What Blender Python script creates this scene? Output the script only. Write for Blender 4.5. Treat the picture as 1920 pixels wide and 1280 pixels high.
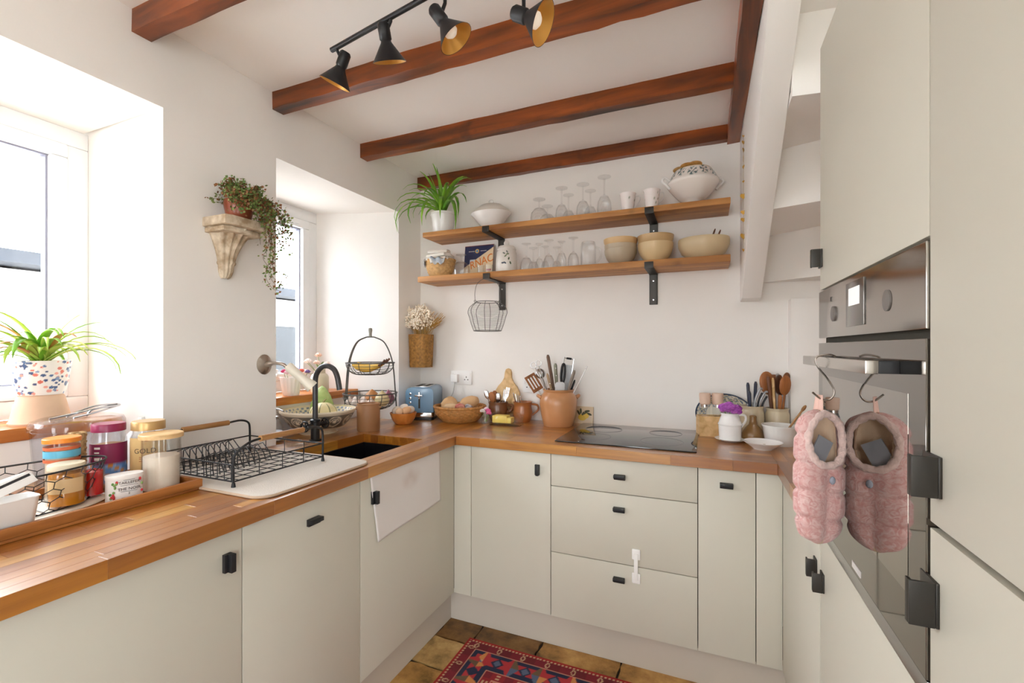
import bpy, bmesh, math, random
from mathutils import Vector, Matrix
random.seed(11)
PI = math.pi
for o in list(bpy.data.objects): bpy.data.objects.remove(o)
sc = bpy.context.scene
COL = sc.collection
# ---------------------------------------------------------------- camera (image taken as 1920x1280)
F, YAW, CZ, HY = 855.0, 0.4003, 1.33, 652.6
cam_d = bpy.data.cameras.new('camera'); cam = bpy.data.objects.new('camera', cam_d); COL.objects.link(cam)
cam.location = (0, 0, CZ); cam.rotation_euler = (PI/2, 0, YAW)
cam_d.sensor_width = 36; cam_d.lens = 36*F/1920; cam_d.shift_y = (HY-640)/1920; cam_d.clip_start = .02
sc.camera = cam
# ---------------------------------------------------------------- world: bright overcast sky
w = bpy.data.worlds.new('sky'); sc.world = w; w.use_nodes = True
bg = w.node_tree.nodes['Background']; bg.inputs[0].default_value = (.90, .955, 1, 1); bg.inputs[1].default_value = 3.0
sc.view_settings.view_transform = 'Standard'; sc.view_settings.look = 'None'
sc.view_settings.exposure = 2.1; sc.view_settings.gamma = 1; sc.view_settings.use_curve_mapping = False
cy = sc.cycles; cy.use_denoising = True; cy.max_bounces = 14; cy.diffuse_bounces = 10; cy.transparent_max_bounces = 24
cy.glossy_bounces = 5; cy.caustics_reflective = True; cy.caustics_refractive = False; cy.sample_clamp_indirect = 6
def portal(loc, rot, sx, sy):
    l = bpy.data.lights.new('daylight_portal', 'AREA'); l.shape = 'RECTANGLE'; l.size = sx; l.size_y = sy
    l.cycles.is_portal = True
    o = bpy.data.objects.new('daylight_portal', l); COL.objects.link(o); o.location = loc; o.rotation_euler = rot
portal((-2.30, .35, 1.62), (0, -PI/2, 0), 1.1, 1.35)
portal((-2.30, 1.70, 1.62), (0, -PI/2, 0), 1.1, .95)
portal((-.6, -2.62, 1.1), (PI/2, 0, 0), .7, 2.1)  # at the opening added in the unseen rear wall to let fill light in
portal((.93, -1.5, 1.1), (0, PI/2, 0), 2.1, .8)  # at the opening added in the right wall, behind the camera, for side light
# ---------------------------------------------------------------- pixel -> place helpers
cyw, syw = math.cos(YAW), math.sin(YAW)
def ray(px, py):
    u = (px-960)/F; v = -(py-HY)/F
    return Vector((u*cyw-syw, u*syw+cyw, v))
def at(px, py, X=None, Y=None, Z=None):
    d = ray(px, py)
    t = X/d.x if X is not None else Y/d.y if Y is not None else (Z-CZ)/d.z
    return Vector((0, 0, CZ))+d*t
def dep(p): return -p[0]*syw+p[1]*cyw
def atd(px, py, d): return Vector((0, 0, CZ))+ray(px, py)*d
WT = .911
class Spot:
    def __init__(s, px, py=None, z=WT, Y=None, X=None, ymax=None):
        if X is not None or Y is not None: s.p = at(px, py, X=X, Y=Y)
        else: s.p = at(px, py, Z=z)
        s.p.z = z
        if ymax is not None and s.p.y > ymax: s.p.x *= ymax/s.p.y; s.p.y = ymax
        s.d = dep(s.p); s.c = math.cos(math.atan((px-960)/F))
    def h(s, n): return n*s.d/F
    def w(s, n): return n*s.d*s.c/F
# ---------------------------------------------------------------- materials
def hx(s, k=1.0):
    s = s.lstrip('#'); r = []
    for i in (0, 2, 4):
        v = int(s[i:i+2], 16)/255; r.append((v/12.92 if v <= .04045 else ((v+.055)/1.055)**2.4)*k)
    return (*r, 1)
MATS = {}
def base(name):
    m = bpy.data.materials.new(name); m.use_nodes = True; nt = m.node_tree
    return m, nt, nt.nodes['Principled BSDF']
def N(nt, t, **kw):
    n = nt.nodes.new(t)
    for k, v in kw.items(): setattr(n, k, v)
    return n
def mat(name, col, rough=.5, metal=0, vary=.0, vscale=8, bump=0, bscale=60, coat=0, emit=None, stretch=None, col2=None, spec=None, trans=0, sheen=0):
    if name in MATS: return MATS[name]
    m, nt, b = base(name); L = nt.links.new
    c = hx(col) if isinstance(col, str) else col
    b.inputs['Base Color'].default_value = c; b.inputs['Roughness'].default_value = rough; b.inputs['Metallic'].default_value = metal
    if coat: b.inputs['Coat Weight'].default_value = coat; b.inputs['Coat Roughness'].default_value = .12
    if spec is not None: b.inputs['Specular IOR Level'].default_value = spec
    if sheen: b.inputs['Sheen Weight'].default_value = sheen
    tc = N(nt, 'ShaderNodeTexCoord'); mp = N(nt, 'ShaderNodeMapping'); L(tc.outputs['Object'], mp.inputs[0])
    if stretch: mp.inputs['Scale'].default_value = stretch
    if vary or col2:
        n = N(nt, 'ShaderNodeTexNoise'); n.inputs['Scale'].default_value = vscale; n.inputs['Detail'].default_value = 6
        L(mp.outputs[0], n.inputs['Vector'])
        r = N(nt, 'ShaderNodeValToRGB'); L(n.outputs['Fac'], r.inputs[0])
        c2 = hx(col2) if col2 else tuple(x*(1-vary) for x in c[:3])+(1,)
        r.color_ramp.elements[0].position = .35; r.color_ramp.elements[1].position = .65
        r.color_ramp.elements[0].color = c2; r.color_ramp.elements[1].color = c
        L(r.outputs[0], b.inputs['Base Color'])
    if bump:
        n2 = N(nt, 'ShaderNodeTexNoise'); n2.inputs['Scale'].default_value = bscale; n2.inputs['Detail'].default_value = 4
        L(mp.outputs[0], n2.inputs['Vector'])
        bp = N(nt, 'ShaderNodeBump'); bp.inputs['Strength'].default_value = bump; bp.inputs['Distance'].default_value = .004
        L(n2.outputs['Fac'], bp.inputs['Height']); L(bp.outputs[0], b.inputs['Normal'])
    if emit: b.inputs['Emission Color'].default_value = hx(emit[0]); b.inputs['Emission Strength'].default_value = emit[1]
    MATS[name] = m; return m
def wood(name, dark, light, scale=3, stretch=(1, 12, 12), rough=.4, rnd=None, coat=0, knots=.0):
    """grain along local x; rnd = list of tone colours picked per object"""
    m, nt, b = base(name); L = nt.links.new
    tc = N(nt, 'ShaderNodeTexCoord'); oi = N(nt, 'ShaderNodeObjectInfo')
    ad = N(nt, 'ShaderNodeVectorMath', operation='ADD'); sc_ = N(nt, 'ShaderNodeVectorMath', operation='SCALE')
    cb = N(nt, 'ShaderNodeCombineXYZ'); [L(oi.outputs['Random'], cb.inputs[i]) for i in range(3)]
    L(cb.outputs[0], sc_.inputs[0]); sc_.inputs['Scale'].default_value = 37
    L(tc.outputs['Object'], ad.inputs[0]); L(sc_.outputs[0], ad.inputs[1])
    mp = N(nt, 'ShaderNodeMapping'); mp.inputs['Scale'].default_value = stretch; L(ad.outputs[0], mp.inputs[0])
    n = N(nt, 'ShaderNodeTexNoise'); n.inputs['Scale'].default_value = scale; n.inputs['Detail'].default_value = 8; n.inputs['Distortion'].default_value = .6
    L(mp.outputs[0], n.inputs['Vector'])
    r = N(nt, 'ShaderNodeValToRGB'); L(n.outputs['Fac'], r.inputs[0])
    r.color_ramp.elements[0].position = .3; r.color_ramp.elements[1].position = .72
    r.color_ramp.elements[0].color = hx(dark); r.color_ramp.elements[1].color = hx(light)
    out = r.outputs[0]
    if rnd:
        rr = N(nt, 'ShaderNodeValToRGB'); rr.color_ramp.interpolation = 'CONSTANT'; L(oi.outputs['Random'], rr.inputs[0])
        while len(rr.color_ramp.elements) < len(rnd): rr.color_ramp.elements.new(.5)
        for i, c_ in enumerate(rnd): rr.color_ramp.elements[i].position = i/len(rnd); rr.color_ramp.elements[i].color = hx(c_)
        mx = N(nt, 'ShaderNodeMix', data_type='RGBA', blend_type='MULTIPLY'); mx.inputs[0].default_value = 1
        L(out, mx.inputs[6]); L(rr.outputs[0], mx.inputs[7]); out = mx.outputs[2]
    if knots:
        v = N(nt, 'ShaderNodeTexNoise'); v.inputs['Scale'].default_value = 9; v.inputs['Detail'].default_value = 2; L(ad.outputs[0], v.inputs['Vector'])
        k = N(nt, 'ShaderNodeValToRGB'); k.color_ramp.elements[0].position = .22; k.color_ramp.elements[1].position = .36
        k.color_ramp.elements[0].color = (1-knots, 1-knots, 1-knots, 1); L(v.outputs['Fac'], k.inputs[0])
        mx = N(nt, 'ShaderNodeMix', data_type='RGBA', blend_type='MULTIPLY'); mx.inputs[0].default_value = 1
        L(out, mx.inputs[6]); L(k.outputs[0], mx.inputs[7]); out = mx.outputs[2]
    L(out, b.inputs['Base Color']); b.inputs['Roughness'].default_value = rough
    if coat: b.inputs['Coat Weight'].default_value = coat; b.inputs['Coat Roughness'].default_value = .15 if coat < .9 else .34
    bp = N(nt, 'ShaderNodeBump'); bp.inputs['Strength'].default_value = .12; bp.inputs['Distance'].default_value = .003
    L(n.outputs['Fac'], bp.inputs['Height']); L(bp.outputs[0], b.inputs['Normal'])
    MATS[name] = m; return m
def glass(name, tint=(.97, .98, .98, 1), refl=1.0, body=None):
    m = bpy.data.materials.new(name); m.use_nodes = True; nt = m.node_tree; L = nt.links.new
    nt.nodes.remove(nt.nodes['Principled BSDF']); out = nt.nodes['Material Output']
    tr = N(nt, 'ShaderNodeBsdfTransparent'); tr.inputs[0].default_value = tint
    gl = N(nt, 'ShaderNodeBsdfGlossy'); gl.inputs['Roughness'].default_value = .04
    fr = N(nt, 'ShaderNodeLayerWeight'); fr.inputs[0].default_value = .5
    pw = N(nt, 'ShaderNodeMath', operation='POWER'); pw.inputs[1].default_value = 3.5; L(fr.outputs['Facing'], pw.inputs[0])
    ml = N(nt, 'ShaderNodeMath', operation='MULTIPLY_ADD'); ml.inputs[1].default_value = .55*refl; ml.inputs[2].default_value = .035*refl; ml.use_clamp = True
    mx = N(nt, 'ShaderNodeMixShader'); L(pw.outputs[0], ml.inputs[0]); L(ml.outputs[0], mx.inputs[0]); L(tr.outputs[0], mx.inputs[1]); L(gl.outputs[0], mx.inputs[2])
    L(mx.outputs[0], out.inputs[0]); MATS[name] = m; return m
def painted(name, rough=.4, coat=0, bump=0, bscale=300):
    if name in MATS: return MATS[name]
    m, nt, b = base(name); L = nt.links.new
    a = N(nt, 'ShaderNodeAttribute', attribute_name='Col'); L(a.outputs['Color'], b.inputs['Base Color'])
    b.inputs['Roughness'].default_value = rough
    if coat: b.inputs['Coat Weight'].default_value = coat; b.inputs['Coat Roughness'].default_value = .08
    if bump:
        n2 = N(nt, 'ShaderNodeTexNoise'); n2.inputs['Scale'].default_value = bscale
        bp = N(nt, 'ShaderNodeBump'); bp.inputs['Strength'].default_value = bump; bp.inputs['Distance'].default_value = .003
        L(n2.outputs['Fac'], bp.inputs['Height']); L(bp.outputs[0], b.inputs['Normal'])
    MATS[name] = m; return m
def paint(o, f):
    me = o.data; a = me.color_attributes.new('Col', 'FLOAT_COLOR', 'POINT')
    for i, v in enumerate(me.vertices): a.data[i].color = f(v.co)
    return o
M_wall = mat('plaster wall', '#f4f1ed', .9, vary=.03, vscale=3, bump=.25, bscale=14)
M_ceil = mat('ceiling paint', '#f9f7f4', .95, bump=.12, bscale=10)
M_white = mat('white paint', '#f3f0ec', .6)
M_upvc = mat('window plastic', '#f0f1f2', .3)
M_gask = mat('window gasket', '#8f90a0', .6)
M_cab = mat('sage cream cabinet', '#cfcbbd', .45, vary=.015, vscale=2)
M_plinth = mat('plinth', '#c6bdb1', .5)
M_gap = mat('shadow gap', '#3c382f', .8)
M_blk = mat('black metal', '#17171a', .45, bump=.05, bscale=200)
M_steelblk = mat('gunmetal', '#3a3733', .4, metal=.4)
M_gold = mat('gold lining', '#d9a24c', .35, metal=.35)
M_bulb = mat('opal bulb', '#fff6e8', .3, emit=('#fff0dc', .06))
M_beam = wood('stained beam', '#2e1205', '#ac5519', 2.0, (.9, 7, 7), .32, knots=.55, coat=.15)
M_shelf = wood('honey pine', '#8a5322', '#d69a55', 2.2, (1, 9, 9), .5, knots=.35)
M_stave = wood('butcher block', '#cdbba6', '#ffffff', 3.0, (1, 14, 14), .3, rnd=['#ab6a18', '#bd7c22', '#cd9238', '#9c5c12', '#b4721c', '#c4872e', '#d4a046', '#a66618', '#bc7c26', '#915410'], coat=1)
M_sill = wood('orange sill wood', '#a4581e', '#dc9048', 2.5, (10, 1, 10), .4)
M_tray = wood('tray wood', '#7d4619', '#bd7a3c', 3, (10, 1, 10), .5)
M_lwood = wood('light wood', '#c39a62', '#ecca96', 4, (8, 1, 8), .5)
M_mwood = wood('mid wood', '#7c451d', '#b9733a', 6, (6, 6, 1), .5)
M_dwood = wood('dark wood', '#4a2712', '#7d4a26', 6, (6, 6, 1), .5)
M_grip = wood('grip wood', '#8a5a2c', '#b98a55', 5, (8, 1, 8), .5)
M_glass = glass('clear glass', (.975, .98, .98, 1), 1.0)
M_pane = glass('window pane', (.99, .99, 1, 1), .6)
M_plast = glass('clear plastic', (.95, .955, .975, 1), 1.3)
M_steel = mat('brushed steel', '#b9b9bb', .25, metal=1)
M_silver = mat('cutlery steel', '#d6d6d8', .18, metal=1)
M_wire = mat('grey wire', '#5c5a57', .4, metal=.5)
M_wht = mat('white ceramic', '#f1f0ee', .2, coat=.4)
M_cream = mat('cream ceramic', '#e6d9bd', .35, coat=.2, vary=.05, vscale=20)
M_terra = mat('terracotta', '#d9b79b', .85, vary=.12, vscale=10, bump=.15)
M_stone = mat('stoneware', '#c98f5f', .35, vary=.16, vscale=5, coat=.3)
M_brown = mat('brown glaze', '#7a4c2c', .3, vary=.25, vscale=6, coat=.4)
M_wick = mat('wicker', '#c98f4e', .6, vary=.35, vscale=60, bump=.4, bscale=180)
M_wickd = mat('seagrass', '#b9853f', .65, vary=.5, vscale=70, bump=.6, bscale=160)
M_leaf = mat('spider leaf', '#5f9a1e', .45, col2='#8fc23a', vscale=14)
M_leafy = mat('spider leaf pale', '#9cc43c', .45, col2='#d3de72', vscale=12)
M_leafd = mat('dry leaf tip', '#c08a4a', .6)
M_soil = mat('soil', '#3f2c1d', .95, bump=.5)
M_linen = mat('cream linen', '#ece7df', .9, bump=.3, bscale=320, sheen=.2)
M_pap = mat('brown paper', '#d8b184', .75, bump=.3, bscale=30)
# ---------------------------------------------------------------- mesh builder
class MB:
    def __init__(s): s.v = []; s.f = []
    def add(s, vs, fs):
        n = len(s.v); s.v += [tuple(v) for v in vs]; s.f += [tuple(i+n for i in f) for f in fs]; return s
    def box(s, x0, x1, y0, y1, z0, z1):
        return s.add([(x, y, z) for x in (x0, x1) for y in (y0, y1) for z in (z0, z1)],
                     [(0, 1, 3, 2), (4, 6, 7, 5), (0, 4, 5, 1), (2, 3, 7, 6), (0, 2, 6, 4), (1, 5, 7, 3)])
    def hexa(s, p):   # 8 points: bottom 4 ccw, top 4 ccw
        return s.add(p, [(3, 2, 1, 0), (4, 5, 6, 7), (0, 1, 5, 4), (1, 2, 6, 5), (2, 3, 7, 6), (3, 0, 4, 7)])
    def grid(s, fn, nu, nv, cu=False, cv=False):
        vs = [fn(i/(nu if cu else nu-1), j/(nv if cv else nv-1)) for i in range(nu) for j in range(nv)]
        fs = []
        for i in range(nu if cu else nu-1):
            for j in range(nv if cv else nv-1):
                a, b = i*nv+j, ((i+1) % nu)*nv+j; c, d = ((i+1) % nu)*nv+(j+1) % nv, i*nv+(j+1) % nv
                fs.append((a, b, c, d))
        return s.add(vs, fs)
    def lathe(s, prof, n=36, c=(0, 0, 0), sx=1, sy=1, a0=0, wob=None):
        """prof (r,z) drawn from the outside-bottom up"""
        vs, fs, rows = [], [], []
        for r, z in prof:
            if r < 1e-6: rows.append([len(vs)]); vs.append((c[0], c[1], c[2]+z))
            else:
                rows.append(list(range(len(vs), len(vs)+n)))
                for i in range(n):
                    t = a0+2*PI*i/n; k = wob(t, z) if wob else 1
                    vs.append((c[0]+r*k*sx*math.cos(t), c[1]+r*k*sy*math.sin(t), c[2]+z))
        for A, B in zip(rows, rows[1:]):
            for i in range(n):
                j = (i+1) % n
                if len(A) == 1 and len(B) == 1: continue
                if len(A) == 1: fs.append((A[0], B[j], B[i]))
                elif len(B) == 1: fs.append((A[i], A[j], B[0]))
                else: fs.append((A[i], A[j], B[j], B[i]))
        return s.add(vs, fs)
    def tube(s, pts, r, n=8, closed=False, flat=None):
        P = [Vector(p) for p in pts]; m = len(P); rs = r if isinstance(r, (list, tuple)) else [r]*m
        T = []
        for i in range(m):
            a = P[(i-1) % m] if (closed or i > 0) else P[i]; b = P[(i+1) % m] if (closed or i < m-1) else P[i]
            T.append((b-a).normalized())
        up = Vector((0, 0, 1)) if abs(T[0].z) < .9 else Vector((1, 0, 0))
        nrm = (up-T[0]*up.dot(T[0])).normalized(); vs = []
        for i in range(m):
            nrm = nrm-T[i]*nrm.dot(T[i])
            nrm = nrm.normalized() if nrm.length > 1e-6 else T[i].orthogonal().normalized()
            bi = T[i].cross(nrm); fl = flat or 1
            for k in range(n):
                a = 2*PI*k/n; vs.append(P[i]+nrm*(rs[i]*math.cos(a)*fl)+bi*(rs[i]*math.sin(a)))
        fs = []
        for i in range(m if closed else m-1):
            A, B = i*n, ((i+1) % m)*n
            for k in range(n): fs.append((A+k, A+(k+1) % n, B+(k+1) % n, B+k))
        if not closed: fs.append(tuple(range(n-1, -1, -1))); fs.append(tuple((m-1)*n+k for k in range(n)))
        return s.add(vs, fs)
    def ell(s, c, r, n=20, m=12, rot=None):
        if not isinstance(r, (list, tuple)): r = (r, r, r)
        st = len(s.v)
        s.lathe([(math.sin(PI*j/m), -math.cos(PI*j/m)) for j in range(m+1)], n)
        for i in range(st, len(s.v)):
            v = Vector((s.v[i][0]*r[0], s.v[i][1]*r[1], s.v[i][2]*r[2]))
            if rot: v = rot @ v
            s.v[i] = tuple(v+Vector(c))
        return s
    def prism(s, poly, t0, t1, ax='x'):
        n = len(poly)
        g = {'x': lambda p, t: (t, p[0], p[1]), 'y': lambda p, t: (p[0], t, p[1]), 'z': lambda p, t: (p[0], p[1], t)}[ax]
        return s.add([g(p, t0) for p in poly]+[g(p, t1) for p in poly],
                     [tuple(range(n-1, -1, -1)), tuple(range(n, 2*n))]+[(i, (i+1) % n, n+(i+1) % n, n+i) for i in range(n)])
    def xf(s, Mx):
        s.v = [tuple(Mx @ Vector(v)) for v in s.v]; return s
    def obj(s, name, m, parent=None, bevel=0, smooth=True, loc=None, rz=None, ang=40, seg=2):
        me = bpy.data.meshes.new(name); me.from_pydata(s.v, [], s.f); me.validate()
        b = bmesh.new(); b.from_mesh(me)
        bmesh.ops.recalc_face_normals(b, faces=b.faces)
        if bevel:
            e = [e for e in b.edges if len(e.link_faces) == 2 and e.calc_face_angle(0) > .6]
            bmesh.ops.bevel(b, geom=e, offset=bevel, segments=seg, affect='EDGES', profile=.6)
        b.to_mesh(me); b.free()
        if smooth:
            me.polygons.foreach_set('use_smooth', [True]*len(me.polygons)); me.set_sharp_from_angle(angle=math.radians(ang))
        me.materials.append(m if not isinstance(m, str) else MATS[m])
        o = bpy.data.objects.new(name, me); COL.objects.link(o)
        if parent: o.parent = parent
        if loc: o.location = loc
        if rz is not None: o.rotation_euler.z = rz
        return o
def tag(o, label, cat, group=None):
    o['label'] = label; o['category'] = cat
    if group: o['group'] = group
    return o
def struct(o, label=None):
    o['kind'] = 'structure'
    if label: o['label'] = label
    return o
def thing(name, label, cat, loc=(0, 0, 0), rz=0, group=None):
    o = bpy.data.objects.new(name, None); COL.objects.link(o); o.location = loc; o.rotation_euler = (0, 0, rz); o.empty_display_size = .05
    return tag(o, label, cat, group)
def stuff(o): o['kind'] = 'stuff'; return o
def share(src, name, parent, loc=(0, 0, 0), rot=(0, 0, 0), sca=(1, 1, 1)):
    o = bpy.data.objects.new(name, src.data); COL.objects.link(o); o.parent = parent; o.location = loc; o.rotation_euler = rot; o.scale = sca
    return o
def arc(pts, n=6):
    """Catmull-Rom through points"""
    P = [Vector(p) for p in pts]; P = [P[0]*2-P[1]]+P+[P[-1]*2-P[-2]]; out = []
    for i in range(1, len(P)-2):
        for k in range(n):
            t = k/n; a, b, c, d = P[i-1:i+3]
            out.append(.5*((2*b)+(c-a)*t+(2*a-5*b+4*c-d)*t*t+(3*b-a-3*c+d)*t**3))
    return out+[P[-2]]
def ring(r, z=0, n=32, sx=1, sy=1, c=(0, 0)): return [(c[0]+r*sx*math.cos(2*PI*i/n), c[1]+r*sy*math.sin(2*PI*i/n), z) for i in range(n)]
def shell(prof, t, inner_from=1):
    """closed vessel profile: outer points, then the inside t thinner back down to the axis"""
    inn = [(max(r-t, 0), z) for r, z in reversed(prof[inner_from:])]
    inn[-1] = (inn[-1][0], inn[-1][1]+t)
    return [(0, prof[0][1])]+prof+inn+[(0, inn[-1][1])]
def text(parent, s, size, m, loc, rot, name='lettering', depth=.0006, wrap=None, al='CENTER', shear=0, sx=1):
    cu = bpy.data.curves.new(name, 'FONT'); cu.body = s; cu.size = size; cu.align_x = al; cu.align_y = 'CENTER'; cu.resolution_u = 3; cu.shear = shear
    if not wrap: cu.extrude = depth
    tmp = bpy.data.objects.new('tmp', cu); COL.objects.link(tmp); bpy.context.view_layer.update()
    me = bpy.data.meshes.new_from_object(tmp.evaluated_get(bpy.context.evaluated_depsgraph_get()))
    bpy.data.objects.remove(tmp); me.materials.clear(); me.materials.append(m)
    for v in me.vertices:
        v.co.x *= sx
        if wrap:   # wrap = (radius, angle): upright lettering on a round body
            a = wrap[1]+v.co.x/wrap[0]; z = v.co.y; v.co = (wrap[0]*math.cos(a), wrap[0]*math.sin(a), z)
    o = bpy.data.objects.new(name, me); COL.objects.link(o); o.parent = parent; o.location = loc; o.rotation_euler = rot
    return stuff(o)
XL, XR, YB = -1.713, .87, 2.514          # wall planes
XLD, YD, XRD = -1.115, 1.917, .2614      # cabinet fronts
XLW, YW, XRW = -1.0905, 1.892, .2424     # worktop fronts
ZC, ZBM = 2.4316, 2.3585                 # ceiling, underside of beams
XF = -2.207                              # window frame plane
W1 = (-.55, .975, -.40, .99); W2 = (1.4223, 2.2825, 1.50, 2.12); ZW = 2.156
XS, ZS = -1.95, 1.083                    # sill front and top
# ================================================================ STRUCTURE
wl = MB()
wl.prism([(XL, W1[1]), (XL, W2[0]), (XF, W2[2]), (-2.3, W2[2]), (-2.3, W1[3]), (XF, W1[3])], 0, 2.8, 'z')
wl.prism([(XL, W2[1]), (XL, YB+.25), (-2.3, YB+.25), (-2.3, W2[3]), (XF, W2[3])], 0, 2.8, 'z')
wl.prism([(XL, -2.7), (XL, W1[0]), (XF, W1[2]), (-2.3, W1[2]), (-2.3, -2.7)], 0, 2.8, 'z')
for a in (W1, W2):
    wl.box(-2.3, XL, a[0]-.0, a[1]+.0, ZW, 2.8)
    wl.box(-2.3, XS-.012, a[0], a[1], 0, ZS-.042)
    wl.box(XS-.012, XL, a[0], a[1], 0, WT-.041)
struct(wl.obj('wall_left', M_wall, smooth=False), 'white plastered wall with two deep window recesses')
struct(MB().box(XL, XR+.2, YB, YB+.2, 0, 2.9).obj('wall_back', M_wall, smooth=False), 'white plastered back wall behind the shelves')
struct(MB().box(XR, XR+.15, -2.65, -1.9, 0, 2.9).box(XR, XR+.15, -1.1, YB, 0, 2.9).box(XR, XR+.15, -1.9, -1.1, 2.1, 2.9).obj('wall_right', M_wall, smooth=False))  # doorway gap behind the camera is added to light the left-hand fronts
wr = MB().box(-2.3, -.95, -2.8, -2.65, 0, 2.9).box(-.25, XR+.2, -2.8, -2.65, 0, 2.9).box(-.95, -.25, -2.8, -2.65, 2.1, 2.9)  # unseen wall; its doorway gap is added to admit fill light
struct(wr.obj('wall_rear', M_wall, smooth=False))
struct(MB().box(-2.3, .158, -2.7, YB+.1, ZC, ZC+.06).box(.158, XR+.1, -2.7, .95, ZC, ZC+.06).obj('ceiling', M_ceil, smooth=False), 'off-white ceiling between dark stained beams')
struct(MB().box(.15, XR+.1, .9, YB+.1, 2.9, 2.96).obj('ceiling_stairwell', M_ceil, smooth=False))
struct(MB().box(.365, XR, 2.448, YB, WT, 1.56).obj('wall_right_boxing', M_wall, bevel=.004), 'white boxed-out wall corner under the stairs')
# floor with stone tiles
M_grout = mat('floor grout', '#2b2118', .9)
fl = struct(MB().box(-2.3, XR+.2, -2.8, YB+.2, -.26, -.006).obj('floor', M_grout, smooth=False), 'worn yellow stone tile floor')
def stone_mat():
    m, nt, b = base('yellow stone'); L = nt.links.new
    tc = N(nt, 'ShaderNodeTexCoord'); oi = N(nt, 'ShaderNodeObjectInfo'); ad = N(nt, 'ShaderNodeVectorMath', operation='ADD')
    L(tc.outputs['Object'], ad.inputs[0]); L(oi.outputs['Location'], ad.inputs[1])
    n = N(nt, 'ShaderNodeTexNoise'); n.inputs['Scale'].default_value = 7; n.inputs['Detail'].default_value = 10; n.inputs['Roughness'].default_value = .65
    L(ad.outputs[0], n.inputs['Vector'])
    r = N(nt, 'ShaderNodeValToRGB'); L(n.outputs['Fac'], r.inputs[0]); e = r.color_ramp.elements
    e[0].position = .3; e[0].color = hx('#54401f'); e[1].position = .7; e[1].color = hx('#e2c184'); x = e.new(.5); x.color = hx('#b8935a')
    rr = N(nt, 'ShaderNodeValToRGB'); rr.color_ramp.interpolation = 'CONSTANT'; L(oi.outputs['Random'], rr.inputs[0])
    cs = ['#b09a80', '#ffffff', '#e8d0b0', '#f4e2c8', '#d8c0a0']
    while len(rr.color_ramp.elements) < 5: rr.color_ramp.elements.new(.5)
    for i, c_ in enumerate(cs): rr.color_ramp.elements[i].position = i/5; rr.color_ramp.elements[i].color = hx(c_)
    mx = N(nt, 'ShaderNodeMix', data_type='RGBA', blend_type='MULTIPLY'); mx.inputs[0].default_value = 1
    L(r.outputs[0], mx.inputs[6]); L(rr.outputs[0], mx.inputs[7]); L(mx.outputs[2], b.inputs['Base Color'])
    b.inputs['Roughness'].default_value = .5
    bp = N(nt, 'ShaderNodeBump'); bp.inputs['Strength'].default_value = .5; bp.inputs['Distance'].default_value = .006
    L(n.outputs['Fac'], bp.inputs['Height']); L(bp.outputs[0], b.inputs['Normal']); return m
M_stonet = stone_mat()
def floor_tile(x0, x1, y0, y1):
    n = 5; g = .005
    def edge(i, a, b, c_, d_):
        return [(a+(c_-a)*k/i+random.uniform(-.004, .004), b+(d_-b)*k/i+random.uniform(-.004, .004)) for k in range(i)]
    x0 += g; x1 -= g; y0 += g; y1 -= g
    cx_, cy_ = (x0+x1)/2, (y0+y1)/2
    p = edge(n, x0, y0, x1, y0)+edge(n, x1, y0, x1, y1)+edge(n, x1, y1, x0, y1)+edge(n, x0, y1, x0, y0)
    p = [(a-cx_, b-cy_) for a, b in p]
    o = MB().prism(p, -.006, random.uniform(-.002, .001), 'z').obj('floor_tile', M_stonet, fl, bevel=0, smooth=False); o.location = (cx_, cy_, 0)
yy = 1.965
for row in range(9):
    hgt = (.155, .185, .26, .22, .3, .25, .3, .28, .3)[row]
    x = -1.16
    first = (.185, .30, .24, .32, .2, .3, .25, .33, .2)[row]
    while x < .3:
        wd = first if x == -1.16 else random.uniform(.28, .36)
        floor_tile(x, min(x+wd, .3), yy-hgt, yy); x += wd
    yy -= hgt
# windows
def window(n, a, label):
    o = thing('window_%d' % n, label, 'window', (XF, 0, 0)); del o['category']; struct(o)
    y0, y1, z0, z1 = a[2], a[3], ZS, ZW
    def fr(t0, t1, b, x0, x1):
        m = MB()
        Y0, Y1, Z0, Z1 = y0+t0, y1-t0, z0+t0, z1-t0; k = t1-t0
        m.box(x0, x1, Y0, Y1, Z1-k, Z1).box(x0, x1, Y0, Y1, Z0, Z0+k).box(x0, x1, Y0, Y0+k, Z0+k, Z1-k).box(x0, x1, Y1-k, Y1, Z0+k, Z1-k)
        return m
    fr(0, .064, 0, -.06, .004).obj('window_frame', M_upvc, o, bevel=.006)
    fr(.066, .116, 0, -.05, .016).obj('window_sash', M_upvc, o, bevel=.008)
    fr(.115, .122, 0, -.04, -.008).obj('window_gasket', M_gask, o, smooth=False)
    MB().box(-.03, -.026, y0+.12, y1-.12, z0+.12, z1-.12).obj('pane', M_pane, o, smooth=False)
    ym = (y0+y1)/2
    MB().box(.016, .024, ym-.16, ym+.16, z1-.1, z1-.082).obj('trickle_vent', M_upvc, o, bevel=.003)
    h = MB().box(.016, .03, ym-.012, ym+.012, z0+.07, z0+.13).box(.03, .045, ym-.01, ym+.10, z0+.09, z0+.106)
    h.obj('window_handle', M_upvc, o, bevel=.003)
    return o
window(1, W1, 'large white framed window in the near recess')
window(2, W2, 'narrow white framed window behind the sink')
def sill(n, a, label):
    p = [(XS, a[0]+.006+(a[2]-a[0])*.48), (XS, a[1]-.006+(a[3]-a[1])*.48), (XF+.004, a[3]-.004), (XF+.004, a[2]+.004)]
    struct(MB().prism(p, ZS-.04, ZS, 'z').obj('trim_%d' % n, M_sill, bevel=.003), label)
sill(1, W1, 'orange wooden sill under the near window'); sill(2, W2, 'orange wooden sill behind the sink')
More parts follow.
